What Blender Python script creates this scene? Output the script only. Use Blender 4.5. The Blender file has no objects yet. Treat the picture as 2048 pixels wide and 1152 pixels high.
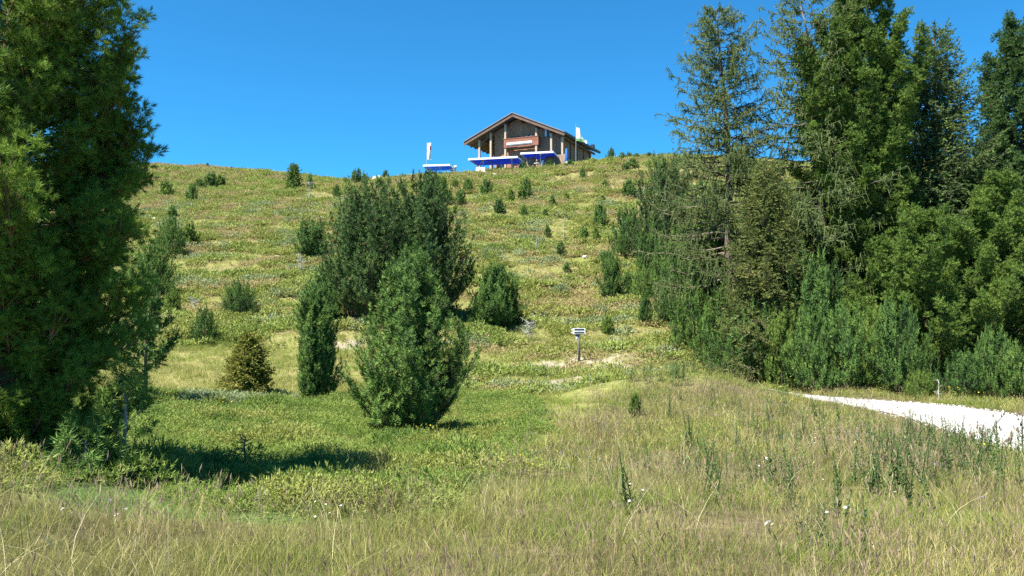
import bpy, math, random
import numpy as np
from mathutils import Vector, Matrix

# ------------------------------------------------------------------ camera, sky, sun, exposure
S = bpy.context.scene
COL = S.collection
FPX = 1640.0                       # focal length in photo pixels (2048 wide)
ZC = 1.65
PITCH = math.atan(64.0 / FPX)
cam_d = bpy.data.cameras.new('camera')
cam = bpy.data.objects.new('camera', cam_d)
COL.objects.link(cam)
cam.location = (0, 0, ZC)
cam.rotation_euler = (math.pi / 2 + PITCH, 0, 0)
cam_d.sensor_width = 36.0
cam_d.lens = FPX / 2048 * 36.0
cam_d.clip_start = 0.05
cam_d.clip_end = 3000
S.camera = cam

SUN_EL = math.radians(60)
SUN_AZ = (-0.83, -0.56)            # horizontal direction towards the sun (left, behind the camera)
world = bpy.data.worlds.new('World')
S.world = world
world.use_nodes = True
wn = world.node_tree.nodes
wl = world.node_tree.links
wn.clear()
sky = wn.new('ShaderNodeTexSky')
sky.sky_type = 'NISHITA'
sky.sun_disc = False
sky.sun_elevation = SUN_EL
sky.sun_rotation = math.atan2(SUN_AZ[0], SUN_AZ[1])
sky.altitude = 2200
sky.air_density = 1.0
sky.dust_density = 0.0
sky.ozone_density = 3.0
tint = wn.new('ShaderNodeMix'); tint.data_type = 'RGBA'; tint.blend_type = 'MULTIPLY'
tint.inputs[0].default_value = 1.0
tint.inputs[7].default_value = (0.26, 1.02, 1.33, 1)
bg = wn.new('ShaderNodeBackground'); bg.inputs[1].default_value = 0.056
wo = wn.new('ShaderNodeOutputWorld')
wl.new(sky.outputs[0], tint.inputs[6]); wl.new(tint.outputs[2], bg.inputs[0]); wl.new(bg.outputs[0], wo.inputs[0])

sun_d = bpy.data.lights.new('sun', 'SUN')
sun_d.energy = 5.0
sun_d.angle = math.radians(0.5)
sun_d.color = (1.0, 0.955, 0.88)
sun = bpy.data.objects.new('sun', sun_d)
COL.objects.link(sun)
sv = Vector((SUN_AZ[0] * math.cos(SUN_EL), SUN_AZ[1] * math.cos(SUN_EL), math.sin(SUN_EL)))
sun.rotation_euler = sv.to_track_quat('Z', 'Y').to_euler()
sun.location = (-30, -20, 60)

S.view_settings.view_transform = 'Standard'
S.view_settings.look = 'None'
S.view_settings.gamma = 1.0
S.view_settings.use_curve_mapping = False
S.view_settings.exposure = 1.60
S.render.engine = 'CYCLES'
S.cycles.max_bounces = 6
S.cycles.diffuse_bounces = 3
S.cycles.transmission_bounces = 3
S.cycles.use_denoising = False

# ------------------------------------------------------------------ helpers: projection
CP, SP = math.cos(PITCH), math.sin(PITCH)
def project(X, Y, Z):
    zr = Z - ZC
    dep = Y * CP + zr * SP
    up = -Y * SP + zr * CP
    dep = np.maximum(dep, 0.05)
    return 1024 + FPX * X / dep, 576 - FPX * up / dep
def at_px(px, py, d):
    """world point seen at photo pixel (px, py) at forward distance d"""
    u, v = (px - 1024) / FPX, (576 - py) / FPX
    ry, rz = CP - v * SP, SP + v * CP
    return np.array([u / ry * d, d, ZC + rz / ry * d])
def sstep(a, b, x):
    t = np.clip((x - a) / (b - a), 0, 1)
    return t * t * (3 - 2 * t)
def _hash(ix, iy, seed):
    h = (ix.astype(np.int64) * 374761393 + iy.astype(np.int64) * 668265263 + seed * 974634777) & 0xffffffff
    h = ((h ^ (h >> 13)) * 1274126177) & 0xffffffff
    h = h ^ (h >> 16)
    return h / 4294967296.0 * 2 * math.pi
def pnoise(x, y, seed=0):
    x = np.asarray(x, float); y = np.asarray(y, float)
    ix, iy = np.floor(x), np.floor(y)
    fx, fy = x - ix, y - iy
    u = fx * fx * fx * (fx * (fx * 6 - 15) + 10); v = fy * fy * fy * (fy * (fy * 6 - 15) + 10)
    def g(a, b):
        t = _hash(ix + a, iy + b, seed)
        return np.cos(t) * (fx - a) + np.sin(t) * (fy - b)
    return (g(0, 0) * (1 - u) + g(1, 0) * u) * (1 - v) + (g(0, 1) * (1 - u) + g(1, 1) * u) * v
def fbm(x, y, seed=0, octv=3):
    s, a = 0, 1.0
    for k in range(octv):
        s = s + a * pnoise(x * 2 ** k, y * 2 ** k, seed + k * 17)
        a *= 0.5
    return s

# ------------------------------------------------------------------ terrain height
CTRL = [  # photo x, photo y, forward distance
 (1100,1152,5.2),(1100,1000,8.6),(1100,900,15),(1100,800,27),(1100,730,36.5),(1100,640,46),(1100,560,56),(1100,500,65),(1100,440,76),(1100,400,85),(1100,362,96),(1100,336,104),
 (900,1152,5.2),(900,1000,8.6),(900,870,18),(900,640,44),(900,500,63),(900,400,87),(900,352,103),
 (700,1152,5.2),(700,1000,8.6),(700,940,11.5),(700,870,18),(700,800,27),(700,720,35),(700,640,43),(700,560,53),(700,500,62),(700,440,75),(700,400,88),(700,364,106),
 (500,1152,5.1),(500,1000,8.4),(500,870,16.5),(500,800,26),(500,720,35),(500,600,48),(500,500,63),(500,420,83),(500,375,108),(500,343,134),
 (590,352,126),(650,364,116),
 (300,1152,5.0),(300,995,8.0),(330,940,10.6),(300,870,15),(300,800,23),(300,720,33),(300,640,42),(300,560,52),(300,500,62),(300,440,76),(300,400,92),(300,360,115),(350,334,140),
 (60,1152,4.8),(0,955,7.6),(60,905,11.5),(60,850,16),
 (-300,1152,4.6),(-300,960,7.5),(-300,890,13),(-300,700,35),(-300,550,55),(-300,430,85),(-300,360,120),(-300,338,145),(100,334,142),
 (1300,1152,5.2),(1300,1000,8.6),(1300,900,14.5),(1300,760,28),(1300,690,39),(1300,600,50),(1300,500,64),(1300,400,85),(1320,318,110),(1200,324,106),
 (1500,1152,5.2),(1500,1000,8.7),(1500,900,14),(1500,840,18.5),(1480,783,25),(1400,750,27),(1500,782,31),(1500,745,36),(1500,640,50),(1450,540,61),(1400,450,74),(1450,320,110),
 (1700,880,16),(1700,830,20.5),(1620,798,26),
 (1900,1152,5.2),(1900,1000,8.8),(1900,920,13.5),(1900,870,18.2),(1900,815,24.3),(1900,800,28),(1900,760,36),(1900,680,46),(1900,560,60),(1900,450,78),(1900,370,100),(1900,325,120),
 (2048,910,15.8),(2048,826,23.4),(2400,1152,5.2),(2400,900,15.6),(2400,825,24),(2400,770,36),(2400,600,55),(2400,400,95),(2400,335,120),
]
_pts = [at_px(*c) for c in CTRL]
_pts += [np.array(p, float) for p in (
 (1.5,112,21.6),(8,112,22.0),(-4,113,21.0),(5,122,22.0),(2,140,21.0),(14,128,22.0),(10,165,15),(-10,140,20),(-22,150,22),(40,150,20),(70,150,20),
 (-48,165,27),(-75,165,27),(-60,200,20),(-110,160,26),(-30,200,14),(20,210,4),(80,210,6),(-120,230,8),(0,300,-30),(-150,320,-30),(150,320,-30),
 (0,420,-60),(-250,420,-60),(250,420,-60),(-250,200,10),(250,200,10),(-250,0,-5),(250,0,-10),(-60,0,1.0),(60,0,-1.5),(120,60,2),(-120,60,8),(-150,110,20),(140,120,22),
 (0,0,0.0),(-8,0,0.1),(8,0,-0.1),(0,-12,0.6),(-20,-15,0.8),(20,-15,0.2),(0,-60,3),(-100,-80,4),(100,-80,2),(0,2.5,0.0),(-25,4,0.3),(22,4,-0.6))]
_P = np.array(_pts)
def _tps(r2):
    return np.where(r2 > 1e-9, 0.5 * r2 * np.log(np.maximum(r2, 1e-9)), 0.0)
_n = len(_P)
_K = _tps(((_P[:, None, :2] - _P[None, :, :2]) ** 2).sum(-1)) + np.eye(_n) * 0.6
_Q = np.hstack([np.ones((_n, 1)), _P[:, :2]])
_A = np.block([[_K, _Q], [_Q.T, np.zeros((3, 3))]])
_W = np.linalg.solve(_A, np.concatenate([_P[:, 2], np.zeros(3)]))

PATH = np.array([(15.6,3,2.3),(13.6,9,2.2),(12.3,14,2.35),(12.0,18,2.3),(11.95,21.5,2.2),(11.7,24.5,2.0),(10.8,27,1.75),(9.0,29.2,1.45),(7.2,30.6,0.8)])
def _resample(P, n):
    d = np.concatenate([[0], np.cumsum(np.hypot(*np.diff(P[:, :2], axis=0).T))])
    t = np.linspace(0, d[-1], n)
    R = np.stack([np.interp(t, d, P[:, k]) for k in range(P.shape[1])], 1)
    for _ in range(6):
        R[1:-1] = 0.25 * R[:-2] + 0.5 * R[1:-1] + 0.25 * R[2:]
    return R
PATHR = _resample(PATH, 90)
def path_dist_exact(X, Y):
    """signed distance to the path edge (negative on the path)"""
    X = np.asarray(X, float); out = np.full(X.shape, 1e9)
    for x, y, w in PATHR:
        out = np.minimum(out, np.hypot(X - x, Y - y) - w)
    return out
HOUSE_P = (1.0, 112.5)
def height_exact(X, Y, relief=True):
    X = np.atleast_1d(np.asarray(X, float)); Y = np.atleast_1d(np.asarray(Y, float))
    sh = X.shape
    x, y = X.ravel(), Y.ravel()
    z = np.empty(x.shape)
    for i in range(0, len(x), 20000):
        r2 = (x[i:i+20000, None] - _P[None, :, 0]) ** 2 + (y[i:i+20000, None] - _P[None, :, 1]) ** 2
        z[i:i+20000] = _tps(r2) @ _W[:_n] + _W[_n] + _W[_n+1] * x[i:i+20000] + _W[_n+2] * y[i:i+20000]
    if relief:
        far = sstep(14, 34, y)
        near = 1 - sstep(20, 34, y)
        r = far * (0.34 * fbm(x / 7.0, y / 4.0, 3, 4) + 0.10 * fbm(x / 1.7, y / 1.3, 9, 2))
        r += near * (0.10 + 0.10 * sstep(9, 13, y)) * fbm(x / 2.2, y / 2.2, 5, 3)
        m = sstep(0.0, 1.4, path_dist_exact(x, y))
        hm = sstep(9, 14, np.hypot((x - HOUSE_P[0]) * 0.8, y - HOUSE_P[1] - 5))
        z += r * m * (0.25 + 0.75 * hm)
    return z.reshape(sh)
# the ground is sampled once on a grid that is finer near the camera; everything stands on that grid
GXS = 260 * np.sinh(4.3 * np.linspace(-1, 1, 350)) / np.sinh(4.3)
GYS = 7 + 420 * np.sinh(4.6 * np.linspace(-0.62, 1, 440)) / np.sinh(4.6)
_GX, _GY = np.meshgrid(GXS, GYS)
GZ = height_exact(_GX, _GY)
GPD = np.full(_GX.shape, 1e3)
_near = (_GX > -8) & (_GX < 40) & (_GY > -10) & (_GY < 50)
GPD[_near] = path_dist_exact(_GX[_near], _GY[_near])
def _bilin(G, X, Y):
    X = np.atleast_1d(np.asarray(X, float)); Y = np.atleast_1d(np.asarray(Y, float))
    i = np.clip(np.searchsorted(GXS, X) - 1, 0, len(GXS) - 2); j = np.clip(np.searchsorted(GYS, Y) - 1, 0, len(GYS) - 2)
    u = np.clip((X - GXS[i]) / (GXS[i+1] - GXS[i]), 0, 1); v = np.clip((Y - GYS[j]) / (GYS[j+1] - GYS[j]), 0, 1)
    return (G[j, i] * (1-u) + G[j, i+1] * u) * (1-v) + (G[j+1, i] * (1-u) + G[j+1, i+1] * u) * v
def height(X, Y): return _bilin(GZ, X, Y)
def path_dist(X, Y): return _bilin(GPD, X, Y)
def h1(x, y):
    return float(height([x], [y])[0])
def hit(px, py, dmin=6, dmax=150):
    """first ground point on the photo ray"""
    d = np.geomspace(dmin, dmax, 700)
    u, v = (px - 1024) / FPX, (576 - py) / FPX
    ry, rz = CP - v * SP, SP + v * CP
    z = height(u / ry * d, d)
    f = ZC + rz / ry * d - z
    k = np.argmax(f < 0)
    if not (f < 0).any():
        k = int(np.argmin(f))
    return float(u / ry * d[k]), float(d[k]), float(z[k])

# ------------------------------------------------------------------ helpers: meshes and objects
def obj(name, me, mat=None, parent=None, loc=None):
    o = bpy.data.objects.new(name, me)
    COL.objects.link(o)
    if mat is not None and me is not None and not me.materials:
        me.materials.append(mat)
    if parent is not None:
        o.parent = parent
    if loc is not None:
        o.location = loc
    return o
def tag(o, label, cat, group=None):
    o['label'] = label; o['category'] = cat
    if group: o['group'] = group
    return o
def thing(name, label, cat, loc=(0, 0, 0), rz=0.0, group=None):
    o = obj(name, None, loc=loc)
    o.empty_display_size = 0.2
    o.rotation_euler = (0, 0, rz)
    return tag(o, label, cat, group)
def mesh_np(name, V, F, tintv=None, smooth=False):
    """mesh from numpy vertices and an (n,k) face array or a list of such arrays"""
    Fs = F if isinstance(F, list) else [F]
    me = bpy.data.meshes.new(name)
    me.vertices.add(len(V))
    me.vertices.foreach_set('co', np.asarray(V, np.float32).ravel())
    li = np.concatenate([f.ravel() for f in Fs]).astype(np.int32)
    tot = np.concatenate([np.full(len(f), f.shape[1], np.int32) for f in Fs])
    st = np.concatenate([[0], np.cumsum(tot)[:-1]]).astype(np.int32)
    me.loops.add(len(li)); me.loops.foreach_set('vertex_index', li)
    me.polygons.add(len(tot)); me.polygons.foreach_set('loop_start', st)
    if smooth:
        me.polygons.foreach_set('use_smooth', np.ones(len(tot), bool))
    if tintv is not None:
        a = me.attributes.new('tint', 'FLOAT', 'POINT')
        a.data.foreach_set('value', np.asarray(tintv, np.float32))
    me.update(calc_edges=True)
    return me
class MB:
    """collects simple solids for one mesh part"""
    def __init__(s): s.v = []; s.f = []
    def box(s, x0, x1, y0, y1, z0, z1):
        b = len(s.v)
        s.v += [(x0,y0,z0),(x1,y0,z0),(x1,y1,z0),(x0,y1,z0),(x0,y0,z1),(x1,y0,z1),(x1,y1,z1),(x0,y1,z1)]
        s.f += [tuple(b+i for i in q) for q in ((0,3,2,1),(4,5,6,7),(0,1,5,4),(1,2,6,5),(2,3,7,6),(3,0,4,7))]
        return s
    def beam(s, p, q, w, h, up=(0,0,1)):
        p, q = Vector(p), Vector(q); d = (q-p).normalized()
        u = Vector(up); r = d.cross(u)
        if r.length < 1e-4: r = d.cross(Vector((0,1,0)))
        r.normalize(); u = r.cross(d).normalized()
        b = len(s.v)
        for c in (p, q):
            for a, e in ((-1,-1),(1,-1),(1,1),(-1,1)):
                s.v.append(tuple(c + r*(a*w/2) + u*(e*h/2)))
        s.f += [tuple(b+i for i in t) for t in ((0,1,2,3),(7,6,5,4),(0,4,5,1),(1,5,6,2),(2,6,7,3),(3,7,4,0))]
        return s
    def tube(s, pts, rad, n=8, caps=True):
        b0 = len(s.v)
        pts = [Vector(p) for p in pts]
        for i, p in enumerate(pts):
            d = (pts[min(i+1, len(pts)-1)] - pts[max(i-1, 0)]).normalized()
            r = d.cross(Vector((0.31, 0.95, 0.05))); r.normalize(); u = r.cross(d)
            rr = rad[i] if hasattr(rad, '__len__') else rad
            for k in range(n):
                a = 2*math.pi*k/n
                s.v.append(tuple(p + (r*math.cos(a) + u*math.sin(a))*rr))
        for i in range(len(pts)-1):
            for k in range(n):
                a, c = b0+i*n+k, b0+i*n+(k+1) % n
                s.f.append((a, c, c+n, a+n))
        if caps:
            s.f.append(tuple(b0+n-1-k for k in range(n))); e = b0+(len(pts)-1)*n
            s.f.append(tuple(e+k for k in range(n)))
        return s
    def poly(s, pts, faces):
        b = len(s.v); s.v += [tuple(p) for p in pts]; s.f += [tuple(b+i for i in f) for f in faces]; return s
    def build(s, name, mat, parent=None, smooth=False):
        me = bpy.data.meshes.new(name); me.from_pydata(s.v, [], s.f); me.update()
        if smooth:
            me.polygons.foreach_set('use_smooth', np.ones(len(me.polygons), bool))
        return obj(name, me, mat, parent)
def copy_tree(o, parent=None):
    c = o.copy(); COL.objects.link(c); c.parent = parent
    for ch in o.children:
        copy_tree(ch, c)
    return c

# ------------------------------------------------------------------ materials
def newmat(name):
    m = bpy.data.materials.new(name); m.use_nodes = True
    nt = m.node_tree; nt.nodes.clear()
    out = nt.nodes.new('ShaderNodeOutputMaterial')
    return m, nt, nt.nodes, nt.links, out
def ramp(nodes, stops):
    r = nodes.new('ShaderNodeValToRGB')
    e = r.color_ramp.elements
    e[0].position, e[0].color = stops[0][0], (*stops[0][1], 1)
    e[1].position, e[1].color = stops[-1][0], (*stops[-1][1], 1)
    for p, c in stops[1:-1]:
        x = e.new(p); x.color = (*c, 1)
    return r
def mathn(nt, op, a, b=None):
    n = nt.nodes.new('ShaderNodeMath'); n.operation = op
    for k, v in enumerate((a, b)):
        if v is None: continue
        if isinstance(v, (int, float)): n.inputs[k].default_value = v
        else: nt.links.new(v, n.inputs[k])
    return n.outputs[0]
def foliage(name, stops, nscale=0.6, wn_=0.35, wr=0.25, trans=0.25, rough=0.6, spec=0.10):
    """leaf material: tint attribute + per-object random + world noise -> colour ramp"""
    m, nt, N, L, out = newmat(name)
    at = N.new('ShaderNodeAttribute'); at.attribute_name = 'tint'
    oi = N.new('ShaderNodeObjectInfo')
    ge = N.new('ShaderNodeNewGeometry')
    no = N.new('ShaderNodeTexNoise'); no.inputs['Scale'].default_value = nscale; no.inputs['Detail'].default_value = 2
    L.new(ge.outputs['Position'], no.inputs['Vector'])
    a = mathn(nt, 'MULTIPLY', at.outputs['Fac'], 1 - wn_ - wr)
    b = mathn(nt, 'MULTIPLY', oi.outputs['Random'], wr)
    c0 = mathn(nt, 'MULTIPLY', mathn(nt, 'SUBTRACT', no.outputs['Fac'], 0.5), 2.2)
    c = mathn(nt, 'MULTIPLY', mathn(nt, 'ADD', c0, 0.5), wn_)
    s = mathn(nt, 'ADD', mathn(nt, 'ADD', a, b), c)
    r = ramp(N, stops); L.new(s, r.inputs[0])
    p = N.new('ShaderNodeBsdfPrincipled')
    p.inputs['Roughness'].default_value = rough
    p.inputs['Specular IOR Level'].default_value = spec
    L.new(r.outputs[0], p.inputs['Base Color'])
    t = N.new('ShaderNodeBsdfTranslucent'); L.new(r.outputs[0], t.inputs['Color'])
    mx = N.new('ShaderNodeMixShader'); mx.inputs[0].default_value = trans
    L.new(p.outputs[0], mx.inputs[1]); L.new(t.outputs[0], mx.inputs[2]); L.new(mx.outputs[0], out.inputs[0])
    return m
def plain(name, col, rough=0.7, var=0.15, scale=4.0, bump=0.0, spec=0.3, stretch=None, col2=None, trans=0.0):
    m, nt, N, L, out = newmat(name)
    tc = N.new('ShaderNodeTexCoord')
    no = N.new('ShaderNodeTexNoise'); no.inputs['Scale'].default_value = scale; no.inputs['Detail'].default_value = 5
    if stretch:
        mp = N.new('ShaderNodeMapping'); mp.inputs['Scale'].default_value = stretch
        L.new(tc.outputs['Object'], mp.inputs[0]); L.new(mp.outputs[0], no.inputs['Vector'])
    else:
        L.new(tc.outputs['Object'], no.inputs['Vector'])
    c2 = col2 if col2 else tuple(min(1, c * (1 + var)) for c in col)
    c1 = tuple(c * (1 - var) for c in col) if not col2 else col
    r = ramp(N, [(0.32, c1), (0.68, c2)]); L.new(no.outputs['Fac'], r.inputs[0])
    p = N.new('ShaderNodeBsdfPrincipled'); p.inputs['Roughness'].default_value = rough
    p.inputs['Specular IOR Level'].default_value = spec
    L.new(r.outputs[0], p.inputs['Base Color'])
    if bump:
        b = N.new('ShaderNodeBump'); b.inputs['Strength'].default_value = bump; b.inputs['Distance'].default_value = 0.05
        L.new(no.outputs['Fac'], b.inputs['Height']); L.new(b.outputs[0], p.inputs['Normal'])
    if trans:
        t = N.new('ShaderNodeBsdfTranslucent'); L.new(r.outputs[0], t.inputs['Color'])
        mx = N.new('ShaderNodeMixShader'); mx.inputs[0].default_value = trans
        L.new(p.outputs[0], mx.inputs[1]); L.new(t.outputs[0], mx.inputs[2]); L.new(mx.outputs[0], out.inputs[0])
    else:
        L.new(p.outputs[0], out.inputs[0])
    return m

M = {}
M['pine_hero'] = foliage('pine_needles_near', [(0.0,(.045,.098,.024)),(0.35,(.110,.190,.032)),(0.7,(.225,.325,.046)),(1.0,(.36,.41,.075))], 0.9, 0.22, 0.30, 0.25)
M['pine'] = foliage('pine_needles', [(0.0,(.034,.080,.026)),(0.4,(.076,.145,.036)),(0.75,(.145,.235,.048)),(1.0,(.24,.31,.070))], 0.8, 0.22, 0.22, 0.12)
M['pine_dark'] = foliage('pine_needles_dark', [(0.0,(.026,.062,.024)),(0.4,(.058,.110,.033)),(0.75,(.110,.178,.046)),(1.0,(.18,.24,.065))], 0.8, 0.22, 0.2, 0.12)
M['pine_warm'] = foliage('pine_needles_warm', [(0.0,(.046,.090,.022)),(0.4,(.100,.165,.032)),(0.75,(.175,.250,.045)),(1.0,(.27,.31,.065))], 0.8, 0.22, 0.2, 0.12)
M['spruce'] = foliage('spruce_needles', [(0.0,(.040,.062,.018)),(0.4,(.088,.115,.028)),(0.75,(.150,.165,.040)),(1.0,(.22,.195,.060))], 1.0, 0.28, 0.1, 0.12)
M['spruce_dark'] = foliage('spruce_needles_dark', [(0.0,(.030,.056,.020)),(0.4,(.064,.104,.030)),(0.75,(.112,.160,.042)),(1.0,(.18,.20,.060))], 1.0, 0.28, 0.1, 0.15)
M['spruce_yellow'] = foliage('spruce_needles_yellow', [(0.0,(.085,.105,.020)),(0.5,(.20,.21,.038)),(1.0,(.33,.31,.08))], 1.0, 0.25, 0.1, 0.12)
M['larch'] = foliage('larch_needles', [(0.0,(.060,.092,.032)),(0.5,(.110,.155,.050)),(0.8,(.165,.200,.074)),(1.0,(.24,.24,.12))], 0.5, 0.35, 0.0, 0.25)
M['bark'] = plain('bark', (.085,.060,.045), 0.9, col2=(.20,.15,.12), scale=9, bump=0.5, stretch=(1,1,.3))
M['bark_grey'] = plain('bark_grey', (.17,.155,.14), 0.9, col2=(.36,.34,.31), scale=9, bump=0.4, stretch=(1,1,.3))
M['bark_red'] = plain('bark_red', (.11,.062,.042), 0.9, col2=(.27,.155,.105), scale=8, bump=0.5, stretch=(1,1,.3))
M['twig'] = plain('twig', (.075,.055,.042), 0.9, col2=(.18,.14,.11), scale=6)
M['deadwood'] = plain('deadwood', (.30,.28,.25), 0.85, col2=(.52,.50,.46), scale=14, bump=0.3, stretch=(1,1,.25))

# ------------------------------------------------------------------ ground
def zones(X, Y, Z):
    """ground cover by place; returns dict of weights (authored against the photograph, stored in world space)"""
    px, py = project(X, Y, Z)
    n1 = fbm(X / 2.2, Y / 2.2, 41, 4); n2 = fbm(X / 6.0, Y / 4.5, 43, 3)
    yb = np.interp(px, [-400, 0, 200, 300, 550, 700, 900, 1040, 1130, 1220, 1300, 1500, 2048, 2500],
                       [960, 975, 1025, 1055, 1060, 1050, 1015, 945, 850, 780, 745, 740, 760, 780])
    meadow = sstep(-25, 25, py - yb + n1 * 70 + n2 * 50)
    meadow = np.where(Y < 4.5, 1.0, meadow)
    mat = (1 - meadow) * sstep(790, 806, py + n1 * 16) * (1 - sstep(1020, 1120, px + n1 * 60))
    yellow = (1 - meadow) * (1 - mat) * sstep(682, 705, py + n1 * 20) * (1 - sstep(720, 800, px))
    lawn = (1 - meadow) * (1 - mat) * (1 - yellow) * sstep(640, 700, py + n2 * 60) * sstep(700, 800, px)
    bare = np.zeros_like(X)
    for bx, by, rx, ry in ((1205,735,52,16),(1100,735,42,10),(1150,718,20,8),(1010,772,90,7),(1110,770,60,8),(1060,822,36,6),(1240,715,26,8),(700,690,32,18),(1180,760,60,7)):
        bare = np.maximum(bare, np.exp(-(((px-bx)/rx)**2 + ((py-by)/ry)**2)))
    bare = sstep(0.22, 0.46, bare * (0.75 + 1.6 * fbm(X / 0.9, Y / 0.7, 47, 3)))
    pd = path_dist(X, Y)
    lush = np.exp(-(((px-360)/110)**2 + ((py-690)/14)**2)) * (1 - meadow)
    return dict(px=px, py=py, meadow=meadow, mat=mat, yellow=yellow, lawn=lawn, bare=bare, path=pd, lush=lush, n1=n1, n2=n2)

def make_ground():
    X, Y, Z = _GX, _GY, GZ
    ny, nx = X.shape
    V = np.stack([X, Y, Z], -1).reshape(-1, 3)
    i = np.arange(ny - 1)[:, None] * nx + np.arange(nx - 1)[None, :]
    F = np.stack([i, i + 1, i + 1 + nx, i + nx], -1).reshape(-1, 4)
    me = mesh_np('ground', V, F, smooth=True)
    z = zones(V[:, 0], V[:, 1], V[:, 2])
    c = np.stack([z['meadow'], z['mat'], z['bare'], z['yellow']], 1).astype(np.float32)
    a = me.attributes.new('zones', 'FLOAT_COLOR', 'POINT'); a.data.foreach_set('color', c.ravel())
    m, nt, N, L, out = newmat('alpine_ground')
    at = N.new('ShaderNodeAttribute'); at.attribute_name = 'zones'
    sp = N.new('ShaderNodeSeparateColor'); L.new(at.outputs['Color'], sp.inputs[0])
    ge = N.new('ShaderNodeNewGeometry')
    def noise(scale, sc=(1, 1, 1), det=4):
        mp = N.new('ShaderNodeMapping'); mp.inputs['Scale'].default_value = sc
        L.new(ge.outputs['Position'], mp.inputs[0])
        n = N.new('ShaderNodeTexNoise'); n.inputs['Scale'].default_value = scale; n.inputs['Detail'].default_value = det
        n.inputs['Roughness'].default_value = 0.62
        L.new(mp.outputs[0], n.inputs['Vector']); return n.outputs['Fac']
    nb = noise(0.16, (0.55, 1, 1)); nm = noise(0.8, (0.6, 1, 1)); nf = noise(6.0)
    slope = ramp(N, [(0.33,(.135,.155,.040)),(0.44,(.175,.185,.052)),(0.52,(.195,.185,.068)),(0.60,(.20,.165,.078)),(0.70,(.17,.18,.054))])
    L.new(mathn(nt, 'ADD', mathn(nt, 'MULTIPLY', nb, 0.6), mathn(nt, 'MULTIPLY', nm, 0.4)), slope.inputs[0])
    mead = ramp(N, [(0.3,(.05,.055,.018)),(0.5,(.09,.08,.034)),(0.7,(.14,.115,.06))]); L.new(nm, mead.inputs[0])
    matc = ramp(N, [(0.35,(.035,.075,.018)),(0.6,(.080,.130,.030))]); L.new(nm, matc.inputs[0])
    yel = ramp(N, [(0.35,(.14,.16,.035)),(0.65,(.25,.22,.09))]); L.new(nm, yel.inputs[0])
    bar = ramp(N, [(0.3,(.20,.165,.115)),(0.7,(.38,.33,.255))]); L.new(nf, bar.inputs[0])
    cur = slope.outputs[0]
    for col, fac in ((yel, at.outputs['Alpha']), (matc, sp.outputs[1]), (mead, sp.outputs[0]), (bar, sp.outputs[2])):
        mx = N.new('ShaderNodeMix'); mx.data_type = 'RGBA'
        L.new(fac, mx.inputs[0]); L.new(cur, mx.inputs[6]); L.new(col.outputs[0], mx.inputs[7]); cur = mx.outputs[2]
    fine = ramp(N, [(0.3,(.62,.62,.62)),(0.7,(1.25,1.25,1.25))]); L.new(nf, fine.inputs[0])
    mu = N.new('ShaderNodeMix'); mu.data_type = 'RGBA'; mu.blend_type = 'MULTIPLY'; mu.inputs[0].default_value = 1
    L.new(cur, mu.inputs[6]); L.new(fine.outputs[0], mu.inputs[7])
    p = N.new('ShaderNodeBsdfPrincipled'); p.inputs['Roughness'].default_value = 0.95; p.inputs['Specular IOR Level'].default_value = 0.1
    L.new(mu.outputs[2], p.inputs['Base Color'])
    bp = N.new('ShaderNodeBump'); bp.inputs['Strength'].default_value = 0.9; bp.inputs['Distance'].default_value = 0.25
    L.new(mathn(nt, 'ADD', mathn(nt, 'MULTIPLY', nf, 0.4), nm), bp.inputs['Height']); L.new(bp.outputs[0], p.inputs['Normal'])
    L.new(p.outputs[0], out.inputs[0])
    g = obj('ground', me, m); g['kind'] = 'structure'
    return g
make_ground()

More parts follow.
